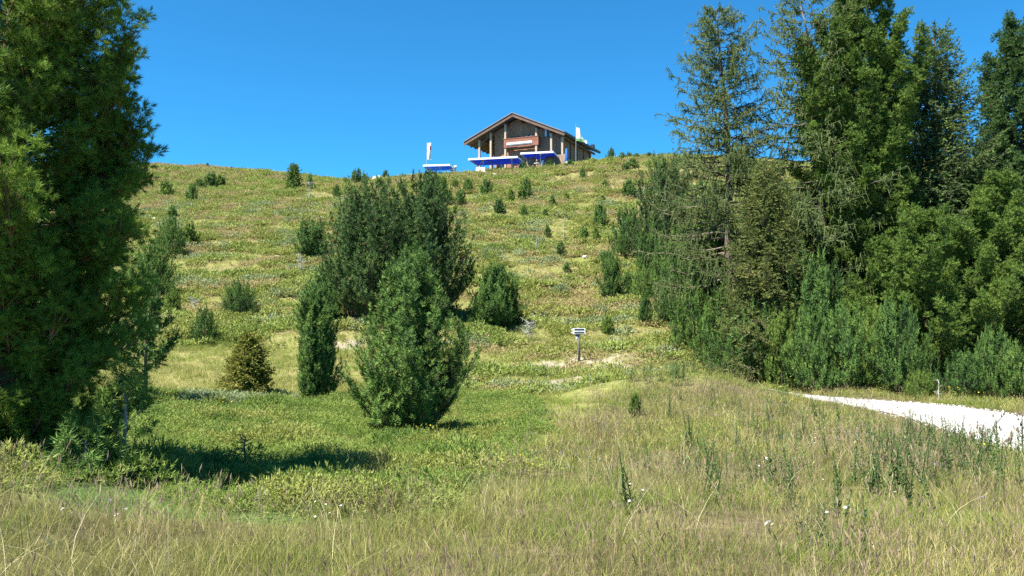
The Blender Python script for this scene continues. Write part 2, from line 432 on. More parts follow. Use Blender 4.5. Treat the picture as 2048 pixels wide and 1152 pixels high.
def make_path():
    n, k = len(PATHR), 13
    T = np.gradient(PATHR[:, :2], axis=0); T /= np.linalg.norm(T, axis=1)[:, None]
    Nn = np.stack([-T[:, 1], T[:, 0]], 1)
    s = np.linspace(-1, 1, k)
    wob = 0.16 * pnoise(np.arange(n) * 0.37, np.zeros(n), 7)
    wob2 = 0.16 * pnoise(np.arange(n) * 0.41, np.ones(n) * 5.5, 8)
    W = np.where(s[None, :] > 0, (PATHR[:, 2] + wob)[:, None], (PATHR[:, 2] + wob2)[:, None])
    X = PATHR[:, 0, None] + Nn[:, 0, None] * s * W; Y = PATHR[:, 1, None] + Nn[:, 1, None] * s * W
    Z = height(X, Y) + 0.035 * (1 - np.abs(s) ** 4) + 0.012 * fbm(X * 1.5, Y * 1.5, 77, 2) - 0.004 + np.where(np.abs(s) > .99, -0.03, 0)
    V = np.stack([X, Y, Z], -1).reshape(-1, 3)
    i = np.arange(n - 1)[:, None] * k + np.arange(k - 1)[None, :]
    F = np.stack([i, i + k, i + 1 + k, i + 1], -1).reshape(-1, 4)
    m, nt, N, L, out = newmat('pale_gravel')
    ge = N.new('ShaderNodeNewGeometry')
    n1 = N.new('ShaderNodeTexNoise'); n1.inputs['Scale'].default_value = 14; n1.inputs['Detail'].default_value = 6
    n2 = N.new('ShaderNodeTexNoise'); n2.inputs['Scale'].default_value = 0.8; n2.inputs['Detail'].default_value = 3
    L.new(ge.outputs['Position'], n1.inputs['Vector']); L.new(ge.outputs['Position'], n2.inputs['Vector'])
    r = ramp(N, [(0.3, (.25,.235,.21)), (0.6, (.46,.445,.415))])
    L.new(mathn(nt, 'ADD', mathn(nt, 'MULTIPLY', n1.outputs['Fac'], .5), mathn(nt, 'MULTIPLY', n2.outputs['Fac'], .5)), r.inputs[0])
    p = N.new('ShaderNodeBsdfPrincipled'); p.inputs['Roughness'].default_value = 0.95
    L.new(r.outputs[0], p.inputs['Base Color'])
    b = N.new('ShaderNodeBump'); b.inputs['Strength'].default_value = 0.5; b.inputs['Distance'].default_value = 0.03
    L.new(n1.outputs['Fac'], b.inputs['Height']); L.new(b.outputs[0], p.inputs['Normal']); L.new(p.outputs[0], out.inputs[0])
    g = obj('path', mesh_np('path', V, F, smooth=True), m); g['kind'] = 'structure'
make_path()

# ------------------------------------------------------------------ conifers
def unit(v):
    return v / np.maximum(np.linalg.norm(v, axis=-1, keepdims=True), 1e-9)
def prisms(P0, P1, r0, r1, n=4):
    """many tapered sticks as one vertex/face block"""
    P0, P1 = np.asarray(P0, float), np.asarray(P1, float)
    d = unit(P1 - P0)
    ref = np.where(np.abs(d[:, 2:3]) > 0.9, np.array([[1.0, 0, 0]]), np.array([[0, 0, 1.0]]))
    a = unit(np.cross(d, ref)); b = np.cross(d, a)
    ang = np.arange(n) * 2 * math.pi / n
    ring = np.cos(ang)[None, :, None] * a[:, None] + np.sin(ang)[None, :, None] * b[:, None]
    r0 = np.broadcast_to(r0, (len(P0),)); r1 = np.broadcast_to(r1, (len(P0),))
    V = np.concatenate([P0[:, None] + ring * r0[:, None, None], P1[:, None] + ring * r1[:, None, None]], 1)
    k = np.arange(n); k2 = (k + 1) % n
    f = np.stack([k, k2, k2 + n, k + n], 1)
    F = (np.arange(len(P0)) * 2 * n)[:, None, None] + f[None]
    return V.reshape(-1, 3), F.reshape(-1, 4)
class Sticks:
    def __init__(s): s.V = []; s.F = []; s.n = 0
    def add(s, *a, **k):
        V, F = prisms(*a, **k); s.V.append(V); s.F.append(F + s.n); s.n += len(V)
    def mesh(s, name): return mesh_np(name, np.concatenate(s.V), np.concatenate(s.F))
def brush(rng, needles, ln, axis, width, spread=(30, 75), flat=0.0, core=2):
    """needle brush template along +z: triangles (needles,3,3)"""
    t = np.sort(rng.random(needles)) ** 0.8
    az = rng.random(needles) * 2 * math.pi
    el = np.radians(spread[1] + (spread[0] - spread[1]) * t + rng.normal(0, 8, needles))
    L = ln * (0.8 + 0.4 * rng.random(needles))
    base = np.stack([0*t, 0*t, t * axis], 1)
    ax = np.stack([np.cos(az), np.sin(az) * (1 - flat), 0*az], 1)
    d = ax * np.sin(el)[:, None] + np.array([0, 0, 1.0]) * np.cos(el)[:, None]
    side = unit(np.cross(d, rng.normal(size=(needles, 3))))
    tip = base + d * L[:, None]
    mid = base + d * (L * 0.12)[:, None]
    w = np.full((needles, 1), width / 2.0)
    if core: w[rng.permutation(needles)[:core]] *= 2.0          # a few needles widened to block light and shade the tuft
    return np.stack([mid - side * w, mid + side * w, tip], 1)
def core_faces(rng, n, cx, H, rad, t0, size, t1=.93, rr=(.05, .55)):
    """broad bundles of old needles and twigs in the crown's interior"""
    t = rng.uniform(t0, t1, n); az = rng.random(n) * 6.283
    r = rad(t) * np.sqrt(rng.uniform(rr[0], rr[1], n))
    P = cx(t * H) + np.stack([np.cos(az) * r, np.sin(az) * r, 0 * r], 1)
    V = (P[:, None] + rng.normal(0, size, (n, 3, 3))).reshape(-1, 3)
    return V, np.arange(n * 3).reshape(-1, 3), np.repeat(rng.random(n) * .22, 3)  # low tint: interior shade put into the colour
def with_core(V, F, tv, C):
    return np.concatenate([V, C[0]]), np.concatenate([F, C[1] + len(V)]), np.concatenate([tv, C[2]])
def place_brushes(rng, P, D, Sc, T, tints, spinflat=False, O=None, ln=0.1, nw=(.65, .6, .30)):
    """stamp templates T (list) at points P along directions D; returns verts, faces, tint"""
    n = len(P); which = rng.integers(0, len(T), n)
    z = unit(D)
    if spinflat:
        a = unit(np.cross(z, np.array([[0, 0, 1.0]]) + rng.normal(0, .15, (n, 3))))
    else:
        a = unit(np.cross(z, rng.normal(size=(n, 3))))
    b = np.cross(z, a)
    Vs, ts = [], []
    O = np.zeros_like(P) if O is None else O
    for k, tpl in enumerate(T):
        m = which == k
        nm, nt_ = int(m.sum()), len(tpl)
        def tr(q):
            return P[m][:, None] + Sc[m][:, None, None] * (q[None, :, 0:1] * a[m][:, None] + q[None, :, 1:2] * b[m][:, None] + q[None, :, 2:3] * z[m][:, None])
        base = tr((tpl[:, 0] + tpl[:, 1]) / 2); tip = tr(tpl[:, 2])
        w = np.linalg.norm(tpl[:, 0] - tpl[:, 1], axis=1)[None, :, None] * Sc[m][:, None, None] / 2
        n = O[m][:, None] * nw[0] + z[m][:, None] * nw[1] + rng.normal(0, nw[2], base.shape)   # needles lie open to the light
        side = unit(np.cross(tip - base, n)) * w
        Vs.append(np.stack([base - side, base + side, tip], 2).reshape(-1, 3))
        ts.append(np.repeat(tints[m], nt_ * 3) + np.repeat(rng.normal(0, 0.10, nm * nt_), 3))
    V = np.concatenate(Vs); t = np.clip(np.concatenate(ts), 0, 1)
    F = np.arange(len(V)).reshape(-1, 3)
    return V, F, t
def euler_along(rng, D):
    """XYZ euler angles that turn +z onto D with a random spin"""
    z = unit(D); a = unit(np.cross(z, rng.normal(size=z.shape))); b = np.cross(z, a)
    return np.stack([np.arctan2(b[:, 2], z[:, 2]), -np.arcsin(np.clip(a[:, 2], -1, 1)), np.arctan2(a[:, 1], a[:, 0])], 1)
def instancer(o, sources, keep=False):
    """geometry nodes: put the source meshes on the points of o (attributes rot, scl, pick, sel)"""
    g = bpy.data.node_groups.new(o.name + '_nodes', 'GeometryNodeTree')
    g.interface.new_socket('Geometry', in_out='INPUT', socket_type='NodeSocketGeometry')
    g.interface.new_socket('Geometry', in_out='OUTPUT', socket_type='NodeSocketGeometry')
    N, L = g.nodes, g.links
    gi, go = N.new('NodeGroupInput'), N.new('NodeGroupOutput')
    iop = N.new('GeometryNodeInstanceOnPoints'); jn = N.new('GeometryNodeJoinGeometry')
    for s in sources:
        oi = N.new('GeometryNodeObjectInfo'); oi.inputs['Object'].default_value = s; oi.inputs['As Instance'].default_value = True
        L.new(oi.outputs['Geometry'], jn.inputs[0])
    def attr(nm, typ):
        a = N.new('GeometryNodeInputNamedAttribute'); a.data_type = typ; a.inputs['Name'].default_value = nm
        return a.outputs['Attribute']
    L.new(gi.outputs[0], iop.inputs['Points']); L.new(jn.outputs[0], iop.inputs['Instance'])
    iop.inputs['Pick Instance'].default_value = True
    L.new(attr('pick', 'INT'), iop.inputs['Instance Index'])
    L.new(attr('rot', 'FLOAT_VECTOR'), iop.inputs['Rotation']); L.new(attr('scl', 'FLOAT_VECTOR'), iop.inputs['Scale'])
    if keep:
        L.new(attr('sel', 'BOOLEAN'), iop.inputs['Selection'])
        j2 = N.new('GeometryNodeJoinGeometry'); L.new(iop.outputs[0], j2.inputs[0]); L.new(gi.outputs[0], j2.inputs[0]); L.new(j2.outputs[0], go.inputs[0])
    else:
        L.new(iop.outputs[0], go.inputs[0])
    md = o.modifiers.new('scatter', 'NODES'); md.node_group = g
def src_obj(name, me):
    return bpy.data.objects.new(name, me)          # instancing source, not linked: never appears by itself
def puff_sources(mat, seed, scale=1.0, n=18, wd=.0048):
    """needle clusters at the shoot ends of a stone pine"""
    out = []
    for k in range(5):
        rng = np.random.default_rng(seed + k); m = 7
        az = np.arange(m) * 6.283 / (m - 1) + rng.normal(0, .3, m); el = np.radians(rng.uniform(42, 72, m)); el[0] = .1
        D = np.stack([np.cos(az) * np.sin(el), np.sin(az) * np.sin(el), np.cos(el)], 1)
        P = D * .025 * rng.uniform(.3, 1.6, (m, 1)); P[0, 2] += .03
        tpl = [brush(rng, n, .056, .055, wd, spread=(22, 62), core=0) for _ in range(4)]
        V, F, T = place_brushes(rng, P * scale, D, np.full(m, scale), tpl, np.clip(.5 + rng.normal(0, .15, m), 0, 1), False, D, .056, (.5, .5, .35))
        me = mesh_np('needle_cluster', V, F, T); me.materials.append(M[mat]); out.append(src_obj('needle_cluster', me))
    return out
def trunk_mesh(name, H, r, rng, lean=(0, 0), bend=0.02, n=9, seg=12, topr=0.012, flare=1.5):
    zs = np.linspace(-0.15, H, seg)
    t = np.clip(zs / H, 0, 1)
    bx = lean[0] * t ** 1.5 * H + bend * H * np.sin(t * 5 + rng.random() * 6) * t
    by = lean[1] * t ** 1.5 * H + bend * H * np.sin(t * 4 + rng.random() * 6) * t
    rr = topr + (r - topr) * (1 - t) ** 0.9 * (1 + (flare - 1) * np.exp(-t * 14))
    m = MB(); pts = list(zip(bx, by, zs)); m.tube(pts, list(rr), n)
    me = bpy.data.meshes.new(name); me.from_pydata(m.v, [], m.f)
    me.polygons.foreach_set('use_smooth', np.ones(len(me.polygons), bool))
    cx = lambda z: np.stack([np.interp(z, zs, bx), np.interp(z, zs, by), z], -1)
    return me, cx, lambda z: np.interp(z, zs, rr)

def outward(P, cx):
    o = P - cx(P[:, 2]); o[:, 2] = 0
    return unit(unit(o) + np.array([[0, 0, 0.35]]))
def pine_parts(seed, H, prof, nl=60, t0=0.08, e=(5, 45), up=45, ns=9, side=0.42, space=0.16, tl=0.10, nn=14, ln=0.10, wd=0.012,
               upb=0.8, trunk_r=None, lean=(0, 0), jit=0.2, fill=1.0, asym=None, tipstart=0.25, pf=2, limb=0.18, dj=0.5, spread=(30, 75), psc=0.27, rag=0.16, ncore=3000, score=None, rcore=(.05, .5), kc=2, lead=2, nw=(.65, .6, .30), inst=False):
    nl = int(nl * .58); ns = int(ns * 1.5); side = side * .74; space = space * .88
    """stone / mountain pine: limbs that turn up at the tips, carrying needle brushes. prof = [(t, radius m)]"""
    rng = np.random.default_rng(seed)
    tr = trunk_r or H * 0.022
    trunk, cx, trad = trunk_mesh('trunk', H * 0.97, tr, rng, lean)
    pt, pr = zip(*prof)
    st = Sticks(); P = []; D = []; tn = []; TIPS = []
    az0 = rng.random() * 6.28
    ts = t0 + (1 - t0) * ((np.arange(nl) + rng.random(nl)) / nl) ** 0.95
    for i in range(nl):
        t = ts[i]
        az = az0 + i * 2.39996 + rng.normal(0, 0.25)
        R = np.interp(t, pt, pr) * (0.80 + 0.34 * rng.random())
        if asym is not None: R *= asym(az, t)
        R *= 1 + rag * (math.sin(az * 2 + t * 11 + seed) + math.sin(az * 3 - t * 17 + seed * 2.3)) * (1.2 if rng.random() < .1 else .7)
        e0 = math.radians(e[0] + (e[1] - e[0]) * t + rng.normal(0, 7)); du = math.radians(up * (0.7 + 0.6 * rng.random()))
        K = 6
        el = np.minimum(e0 + du * (np.arange(K) + 0.5) / K, math.radians(74))
        hz = np.cumsum(np.cos(el)); L = R / max(hz[-1], 0.3)
        r = np.concatenate([[0], hz]) * L; zz = np.concatenate([[0], np.cumsum(np.sin(el))]) * L
        zt = t * H * (0.97 + 0.06 * rng.random())
        z0 = max(zt - zz[-1], 0.03 * H, zt - 0.45 * H)
        zz = zz * (zt - z0) / max(zz[-1], 1e-3) if zz[-1] > 0 else zz
        L = float(np.hypot(np.diff(r), np.diff(zz)).sum()) / K
        c = cx(np.array(z0))
        wob = np.cumsum(rng.normal(0, 0.05, K + 1)) * L
        ca, sa = math.cos(az), math.sin(az)
        path = np.stack([c[0] + ca * r - sa * wob, c[1] + sa * r + ca * wob, z0 + zz], 1)
        lr = max(limb * float(trad(z0)), 0.007) * (0.6 + 0.5 * min(1, R))
        w = np.linspace(1, 0.22, K + 1) * lr
        st.add(path[:-1], path[1:], w[:-1], w[1:], n=5)
        ll = L * K
        m = max(3, int(ns * (0.55 + 0.45 * min(1.3, ll / max(pr)))))
        s = tipstart + (1 - tipstart) * (np.arange(m) + rng.random(m)) / m
        s[-1] = 1.0
        q = s * K; k0 = np.minimum(q.astype(int), K - 1); fr = (q - k0)[:, None]
        B = path[k0] * (1 - fr) + path[k0 + 1] * fr
        T = unit(path[k0 + 1] - path[k0])
        sgn = np.where(np.arange(m) % 2 == 0, 1.0, -1.0) * (0.35 + 0.5 * rng.random(m)); sgn[-1] = 0
        lat = np.cross(T, np.array([[0, 0, 1.0]])) * sgn[:, None]
        d = unit(T * 0.8 + lat + np.array([[0, 0, 0.15]]) + rng.normal(0, 0.18, (m, 3)))
        sl = side * ll * (1.05 - 0.6 * s) * (0.7 + 0.6 * rng.random(m)) + space * 0.5
        sl[-1] *= 0.6
        E = B + d * sl[:, None] + np.array([[0, 0, 1.0]]) * (sl * 0.18)[:, None]
        st.add(B, E, lr * 0.28, 0.004 + 0 * sl, n=3); TIPS.append(E[-1])
        base_t = 0.5 + rng.normal(0, 0.13)
        for j in range(m):
            k = max(2, int(round(fill * sl[j] / space)) + 1)
            f = np.repeat(np.linspace(0.25, 1, k) + rng.normal(0, .04, k), pf)[:, None]
            k *= pf
            pos = B[j] + (E[j] - B[j]) * f + np.repeat(rng.normal(0, space * psc, (k // pf, 3)), pf, 0)
            dd = unit(d[j] * 0.7 + np.array([0, 0, upb]) + np.array([ca, sa, 0]) * 0.3 + rng.normal(0, dj, (k, 3)))
            P.append(pos); D.append(dd); tn.append(np.full(k, base_t) + np.repeat(rng.normal(0, jit, k // pf), pf))
    # leader shoots
    tips = np.array(TIPS)
    for kk in range(lead):
        P.append(tips + np.array([[0, 0, 1.]]) * (kk + .3) * (tl + ln * .5) * .8 + rng.normal(0, .02, tips.shape)); D.append(np.tile([0, 0, 1.], (len(tips), 1)) + rng.normal(0, .18, tips.shape)); tn.append(.62 + rng.normal(0, .12, len(tips)))
    kz = np.linspace(0.86, 1.0, 9) * H
    P.append(cx(kz) + rng.normal(0, 0.02 * H * 0.2, (9, 3))); D.append(np.tile([0, 0, 1.0], (9, 1)) + rng.normal(0, .3, (9, 3))); tn.append(np.full(9, .6))
    P, D, tn = np.concatenate(P), np.concatenate(D), np.concatenate(tn)
    Sc = 0.8 + 0.45 * rng.random(len(P))
    if inst:                                   # needle clusters by geometry nodes on these points
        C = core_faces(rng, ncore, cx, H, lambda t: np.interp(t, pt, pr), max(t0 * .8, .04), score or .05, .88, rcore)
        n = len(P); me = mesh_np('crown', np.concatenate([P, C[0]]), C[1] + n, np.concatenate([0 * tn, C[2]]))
        z3 = np.zeros((len(C[0]), 3))
        for nm, val in (('rot', np.concatenate([euler_along(rng, D), z3])), ('scl', np.concatenate([np.repeat(Sc[:, None], 3, 1), z3]))):
            a = me.attributes.new(nm, 'FLOAT_VECTOR', 'POINT'); a.data.foreach_set('vector', val.astype(np.float32).ravel())
        a = me.attributes.new('pick', 'INT', 'POINT'); a.data.foreach_set('value', rng.integers(0, 5, n + len(z3)).astype(np.int32))
        a = me.attributes.new('sel', 'BOOLEAN', 'POINT'); a.data.foreach_set('value', np.arange(n + len(z3)) < n)
        return trunk, st.mesh('branches'), me
    tpl = [brush(rng, nn, ln, tl, wd, spread, core=kc) for _ in range(5)]
    V, F, tv = place_brushes(rng, P, D, Sc, tpl, tn, False, outward(P, cx), ln, nw)
    if ncore:
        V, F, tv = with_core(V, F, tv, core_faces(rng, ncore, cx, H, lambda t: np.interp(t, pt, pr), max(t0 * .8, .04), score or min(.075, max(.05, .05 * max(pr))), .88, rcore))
    return trunk, st.mesh('branches'), mesh_np('crown', V, F, tv)

def spruce_parts(seed, H, R, nl=90, t0=0.05, space=0.16, nn=12, ln=0.055, tl=0.22, wd=0.014, droop=0.35, power=0.9, trunk_r=None, dens=1.0, gap=0.0):
    rng = np.random.default_rng(seed)
    trunk, cx, trad = trunk_mesh('trunk', H, trunk_r or H * 0.018, rng, bend=0.006)
    st = Sticks(); P = []; D = []; tn = []
    ts = t0 + (0.985 - t0) * ((np.arange(nl) + rng.random(nl)) / nl) ** 0.85
    for i in range(nl):
        t = ts[i]; az = i * 2.39996 + rng.normal(0, 0.3)
        L = R * (1 - t) ** power * (0.72 + 0.45 * rng.random()) + 0.06 * R
        z0 = t * H; c = cx(np.array(z0)); ca, sa = math.cos(az), math.sin(az)
        K = 6; s = np.linspace(0, 1, K + 1)
        rise = (0.55 * t - 0.05) * s - droop * (1 - t) * np.sin(s * 2.2) * s + 0.18 * s ** 3
        path = np.stack([c[0] + ca * s * L, c[1] + sa * s * L, z0 + rise * L], 1)
        lr = max(0.2 * float(trad(z0)), 0.006)
        w = np.linspace(1, .2, K + 1) * lr
        st.add(path[:-1], path[1:], w[:-1], w[1:], n=4)
        m = max(7, int(dens * L / space * 2.2))
        q = np.sort(0.12 + 0.88 * rng.random(m)); q[-1] = 1
        k0 = np.minimum((q * K).astype(int), K - 1); fr = (q * K - k0)[:, None]
        B = path[k0] * (1 - fr) + path[k0 + 1] * fr
        T = unit(path[k0 + 1] - path[k0])
        sg = np.where(rng.random(m) < .5, -1., 1.) * (0.5 + 0.6 * rng.random(m))
        lat = np.cross(T, np.array([[0, 0, 1.0]])) * sg[:, None]
        d = unit(T * 0.7 + lat + np.array([[0, 0, -0.22]]) + rng.normal(0, .15, (m, 3)))
        sl = L * 0.42 * (1.1 - q) * (0.6 + 0.6 * rng.random(m)) + 0.06
        E = B + d * sl[:, None] + np.array([[0, 0, -0.15]]) * sl[:, None]
        st.add(B, E, lr * .3, .003, n=3)
        bt = 0.45 + rng.normal(0, .15)
        for j in range(m):
            k = max(1, int(round(sl[j] / (space * 0.9))))
            f = (np.arange(k)[:, None] + rng.random((k, 1))) / k
            P.append(B[j] + (E[j] - B[j]) * f + rng.normal(0, .02, (k, 3)))
            D.append(unit(d[j] + np.array([0, 0, -0.25]) + rng.normal(0, .35, (k, 3)))); tn.append(bt + rng.normal(0, .12, k))
        P.append(B); D.append(unit(T + rng.normal(0, .3, (m, 3)))); tn.append(bt + rng.normal(0, .1, m))
    P.append(cx(np.linspace(.9, 1, 6) * H)); D.append(np.tile([0, 0, 1.], (6, 1))); tn.append(np.full(6, .6))
    P, D, tn = np.concatenate(P), np.concatenate(D), np.concatenate(tn)
    Sc = 0.7 + 0.5 * rng.random(len(P))
    tpl = [brush(rng, nn, ln, tl, wd, spread=(25, 60), flat=0.5) for _ in range(4)]
    V, F, tv = place_brushes(rng, P, D, Sc, tpl, tn, True, outward(P, cx), ln)
    V, F, tv = with_core(V, F, tv, core_faces(rng, 3200, cx, H, lambda t: R * (1 - t) ** power, max(t0, .04), min(.075, max(.04, .05 * R)), .88, (.03, .68)))
    return trunk, st.mesh('branches'), mesh_np('crown', V, F, tv)

def larch_parts(seed, H, R, nl=60, t0=0.15, strands=16, slen=0.9, power=0.7, lean=(0, 0), bend=0.02, nd=5, sp=0.075, ln=0.045, wd=0.013, flat_top=0.0, sr=.016, ncore=0):
    rng = np.random.default_rng(seed)
    trunk, cx, trad = trunk_mesh('trunk', H, H * 0.017, rng, lean, bend)
    st = Sticks(); sw = Sticks(); swt = []; P = []; D = []; tn = []
    ts = t0 + (0.99 - t0) * ((np.arange(nl) + rng.random(nl)) / nl)
    for i in range(nl):
        t = ts[i]; az = i * 2.39996 + rng.normal(0, .4)
        L = R * (max(1 - t, flat_top)) ** power * (0.55 + 0.6 * rng.random()) + 0.12
        z0 = t * H; c = cx(np.array(z0)); ca, sa = math.cos(az), math.sin(az)
        K = 7; s = np.linspace(0, 1, K + 1)
        rise = (0.28 * t + 0.02) * s - (0.42 * (1 - t) + .05) * s ** 1.6 * 0.8 + 0.22 * s ** 4 + 0
        wob = np.cumsum(rng.normal(0, .035, K + 1)) * L
        path = np.stack([c[0] + ca * s * L - sa * wob, c[1] + sa * s * L + ca * wob, z0 + rise * L + np.cumsum(rng.normal(0, .02, K + 1)) * L], 1)
        lr = max(0.30 * float(trad(z0)), 0.012); w = np.linspace(1, .2, K + 1) * lr
        st.add(path[:-1], path[1:], w[:-1], w[1:], n=4)
        m = max(4, int(strands * (0.35 + 0.65 * L / R)))
        q = 0.15 + 0.85 * rng.random(m)
        k0 = np.minimum((q * K).astype(int), K - 1); fr = (q * K - k0)[:, None]
        B = path[k0] * (1 - fr) + path[k0 + 1] * fr
        T = unit(path[k0 + 1] - path[k0])
        sg = rng.normal(0, .8, m)
        lat = np.cross(T, np.array([[0, 0, 1.]])) * sg[:, None]
        up0 = np.where(rng.random(m) < 0.3, 0.5, -0.1)
        d = unit(T * .6 + lat + np.stack([0*sg, 0*sg, up0], 1))
        sl = slen * (0.35 + 0.8 * rng.random(m)) * (0.5 + 0.6 * (1 - t))
        mid = B + d * (sl * .5)[:, None]
        E = mid + d * (sl * .15)[:, None] + np.array([[0, 0, -1.]]) * (sl * (.28 + .25 * (1 - t)))[:, None] + rng.normal(0, .04, (m, 3))
        bt = .5 + rng.normal(0, .14)
        sw.add(B, mid, sr * .8, sr, n=3); sw.add(mid, E, sr, sr * .25, n=3); swt.append(np.repeat(np.clip(np.tile(bt + .15 + rng.normal(0, .15, m), 2), 0, 1), 6))
        for j in range(m):
            k = max(3, int(sl[j] / sp))
            f = rng.random((k, 1))
            a = np.where(f < .5, B[j] + (mid[j] - B[j]) * f * 2, mid[j] + (E[j] - mid[j]) * (f - .5) * 2)
            P.append(a); dd = np.where(f < .5, mid[j] - B[j], E[j] - mid[j])
            D.append(unit(dd) + rng.normal(0, .4, (k, 3))); tn.append(bt + rng.normal(0, .12, k))
    P, D, tn = np.concatenate(P), np.concatenate(D), np.concatenate(tn)
    Sc = .7 + .6 * rng.random(len(P))
    tpl = [brush(rng, nd, ln, .05, wd, spread=(20, 85), core=0) for _ in range(4)]
    V, F, tv = place_brushes(rng, P, D, Sc, tpl, tn, False, outward(P, cx), ln)
    if ncore: V, F, tv = with_core(V, F, tv, core_faces(rng, ncore, cx, H, lambda t: R * (1 - t) ** power, t0, .1, .9, (.02, .35)))
    SV = np.concatenate(sw.V); SF = np.concatenate(sw.F) + len(V)
    return trunk, st.mesh('branches'), mesh_np('crown', np.concatenate([V, SV]), [F, SF], np.concatenate([tv, np.concatenate(swt)]))

def tree(name, label, cat, loc, parts, mats, rz=0.0, group=None, scale=None):
    t = thing(name, label, cat, loc, rz, group)
    if scale is not None: t.scale = scale
    for nm, me, mt in zip(('trunk', 'branches', 'crown'), parts, mats):
        o = obj(nm, me, mt, t)
        if nm == 'branches': o['kind'] = 'stuff'
    return t

# ------------------------------------------------------------------ trees: placing
def spot(px, top_py, base_py=None, d=None):
    if d is None:
        x, y, z = hit(px, base_py)
    else:
        y = d; x = float(at_px(px, 600, d)[0]); z = h1(x, y)
    top = at_px(px, top_py, y)[2]
    return (x, y, z - 0.03), float(top - z), y / FPX / CP
def pine_at(label, px, top, base=None, d=None, prof=((0, .5), (.3, 1), (.7, .8), (1, .15)), hw=60, mats=('bark', 'twig', 'pine'), H=None, seed=1, group=None, name='stone_pine', cat='pine tree', rz=0., puff=None, **kw):
    loc, h, mpp = spot(px, top, base, d)
    puff = puff or {}
    h = H or h
    y = loc[1]
    a = dict(space=max(0.17, y * 0.0066), wd=max(0.009, y * 0.00075), ln=max(0.075, 0.055 + y * 0.0014), tl=max(0.08, y * 0.003), nn=12, pf=3, dj=.6)
    a.update(kw)
    parts = pine_parts(seed, h, [(t, r * hw * mpp) for t, r in prof], **a)
    t = tree(name, label, cat, loc, parts, [M[m] for m in mats], rz, group)
    if a.get('inst'):
        cr = [c for c in t.children if c.name.startswith('crown')][0]; cr['kind'] = 'stuff'
        instancer(cr, puff_sources(mats[2], seed * 7, **puff), True)
    return t

# the large pine at the left edge
def hero_asym(az, t):
    return 1.0 + 0.16 * math.sin(az * 3 + t * 9) + 0.10 * math.sin(az * 5 - t * 23)
pine_at('tall dense stone pine filling the left edge, cut by the frame', 24, -300, d=9.1, H=6.05, hw=212, seed=11,
        prof=((0, .55), (.07, .82), (.16, .95), (.30, 1.0), (.42, 1.0), (.50, 1.08), (.56, 1.06), (.72, 1.0), (.86, .92), (.95, .72), (1, .3)),
        mats=('bark_red', 'bark_red', 'pine_hero'), nl=235, t0=0.07, e=(-12, 25), up=45, ns=13, side=0.33, space=0.285, tl=0.08, ln=.06, pf=1, dj=.35, lead=1, inst=True, psc=.2, puff=dict(scale=1.08, n=34, wd=.0055), limb=0.14, rag=.06, ncore=5000, score=.035, rcore=(.03, .40),
        upb=0.55, trunk_r=0.24, asym=hero_asym, jit=0.2, tipstart=0.24, group='trees at the left edge')
pine_at('slim young pine with bare lower trunk right of the tall left pine', 290, 575, base=806, hw=52, seed=12, prof=((0, .1), (.3, .55), (.45, 1), (.75, .8), (1, .15)),
        ncore=300, t0=0.36, nl=34, ns=7, e=(0, 30), up=40, group='trees at the left edge', trunk_r=0.06)
# two sparse saplings in front of the left pine
pine_at('sparse pine sapling with pale thin trunk in front of the dark shadow', 252, 742, d=8.2, hw=66, seed=13, prof=((0, .5), (.25, 1), (.5, .85), (.8, .35), (1, .1)), mats=('bark_grey', 'bark_grey', 'pine_warm'),
        nl=20, t0=0.18, ns=4, side=.3, e=(0, 40), up=35, space=0.13, tl=0.07, nn=12, ln=0.075, wd=0.008, fill=0.8, pf=3, ncore=0, trunk_r=0.022, name='pine_sapling', cat='sapling', group='pine saplings in the left foreground')
pine_at('low bushy pine sapling with forked grey stem beside the juniper mound', 178, 850, d=8.0, hw=62, seed=14, prof=((0, .6), (.3, 1), (.6, .9), (1, .3)), mats=('bark_grey', 'bark_grey', 'pine'),
        nl=22, t0=0.15, ns=4, side=.3, e=(5, 45), up=35, space=0.12, tl=0.07, nn=12, ln=0.075, wd=0.008, fill=0.8, pf=3, ncore=0, trunk_r=0.02, name='pine_sapling', cat='sapling', group='pine saplings in the left foreground')

# centre group
bushy = dict(e=(25, 60), up=40, upb=1.4, side=.40, pf=1, dj=.34, spread=(22, 72), tl=.17, ln=.14, nn=20, wd=.026, space=.26, psc=.30)
pine_at('broad dark pine at the back left of the central clump', 742, 374, base=640, hw=90, seed=21, prof=((0, .62), (.15, .92), (.35, 1), (.6, .9), (.8, .72), (.93, .5), (1, .25)),
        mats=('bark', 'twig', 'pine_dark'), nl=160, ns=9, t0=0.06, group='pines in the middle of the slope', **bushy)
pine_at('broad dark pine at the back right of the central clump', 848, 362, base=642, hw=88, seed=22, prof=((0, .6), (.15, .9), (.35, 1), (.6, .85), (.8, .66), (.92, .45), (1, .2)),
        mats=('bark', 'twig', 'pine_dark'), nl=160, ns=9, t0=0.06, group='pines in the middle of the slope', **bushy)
def c3_asym(az, t):
    a = 1.0
    if t > 0.42 and t < 0.62: a += 0.30 * max(0, math.cos(az - 0.0)) ** 3
    if t > 0.12 and t < 0.30: a -= 0.25 * max(0, math.cos(az)) ** 2
    return a
pine_at('full green pine standing in front of the central clump, base in low juniper', 818, 512, base=876, hw=98, seed=23,
        prof=((0, .40), (.1, .72), (.23, 1.0), (.46, .98), (.62, .76), (.75, .55), (.88, .32), (1, .07)), mats=('bark', 'twig', 'pine'), asym=c3_asym,
        nl=150, ns=9, t0=0.05, e=(15, 60), up=45, upb=1.3, side=.38, space=.155, nn=24, ln=.09, wd=.0135, tl=.11, pf=1, dj=.36, spread=(22, 72), psc=.30, group='pines in the middle of the slope')
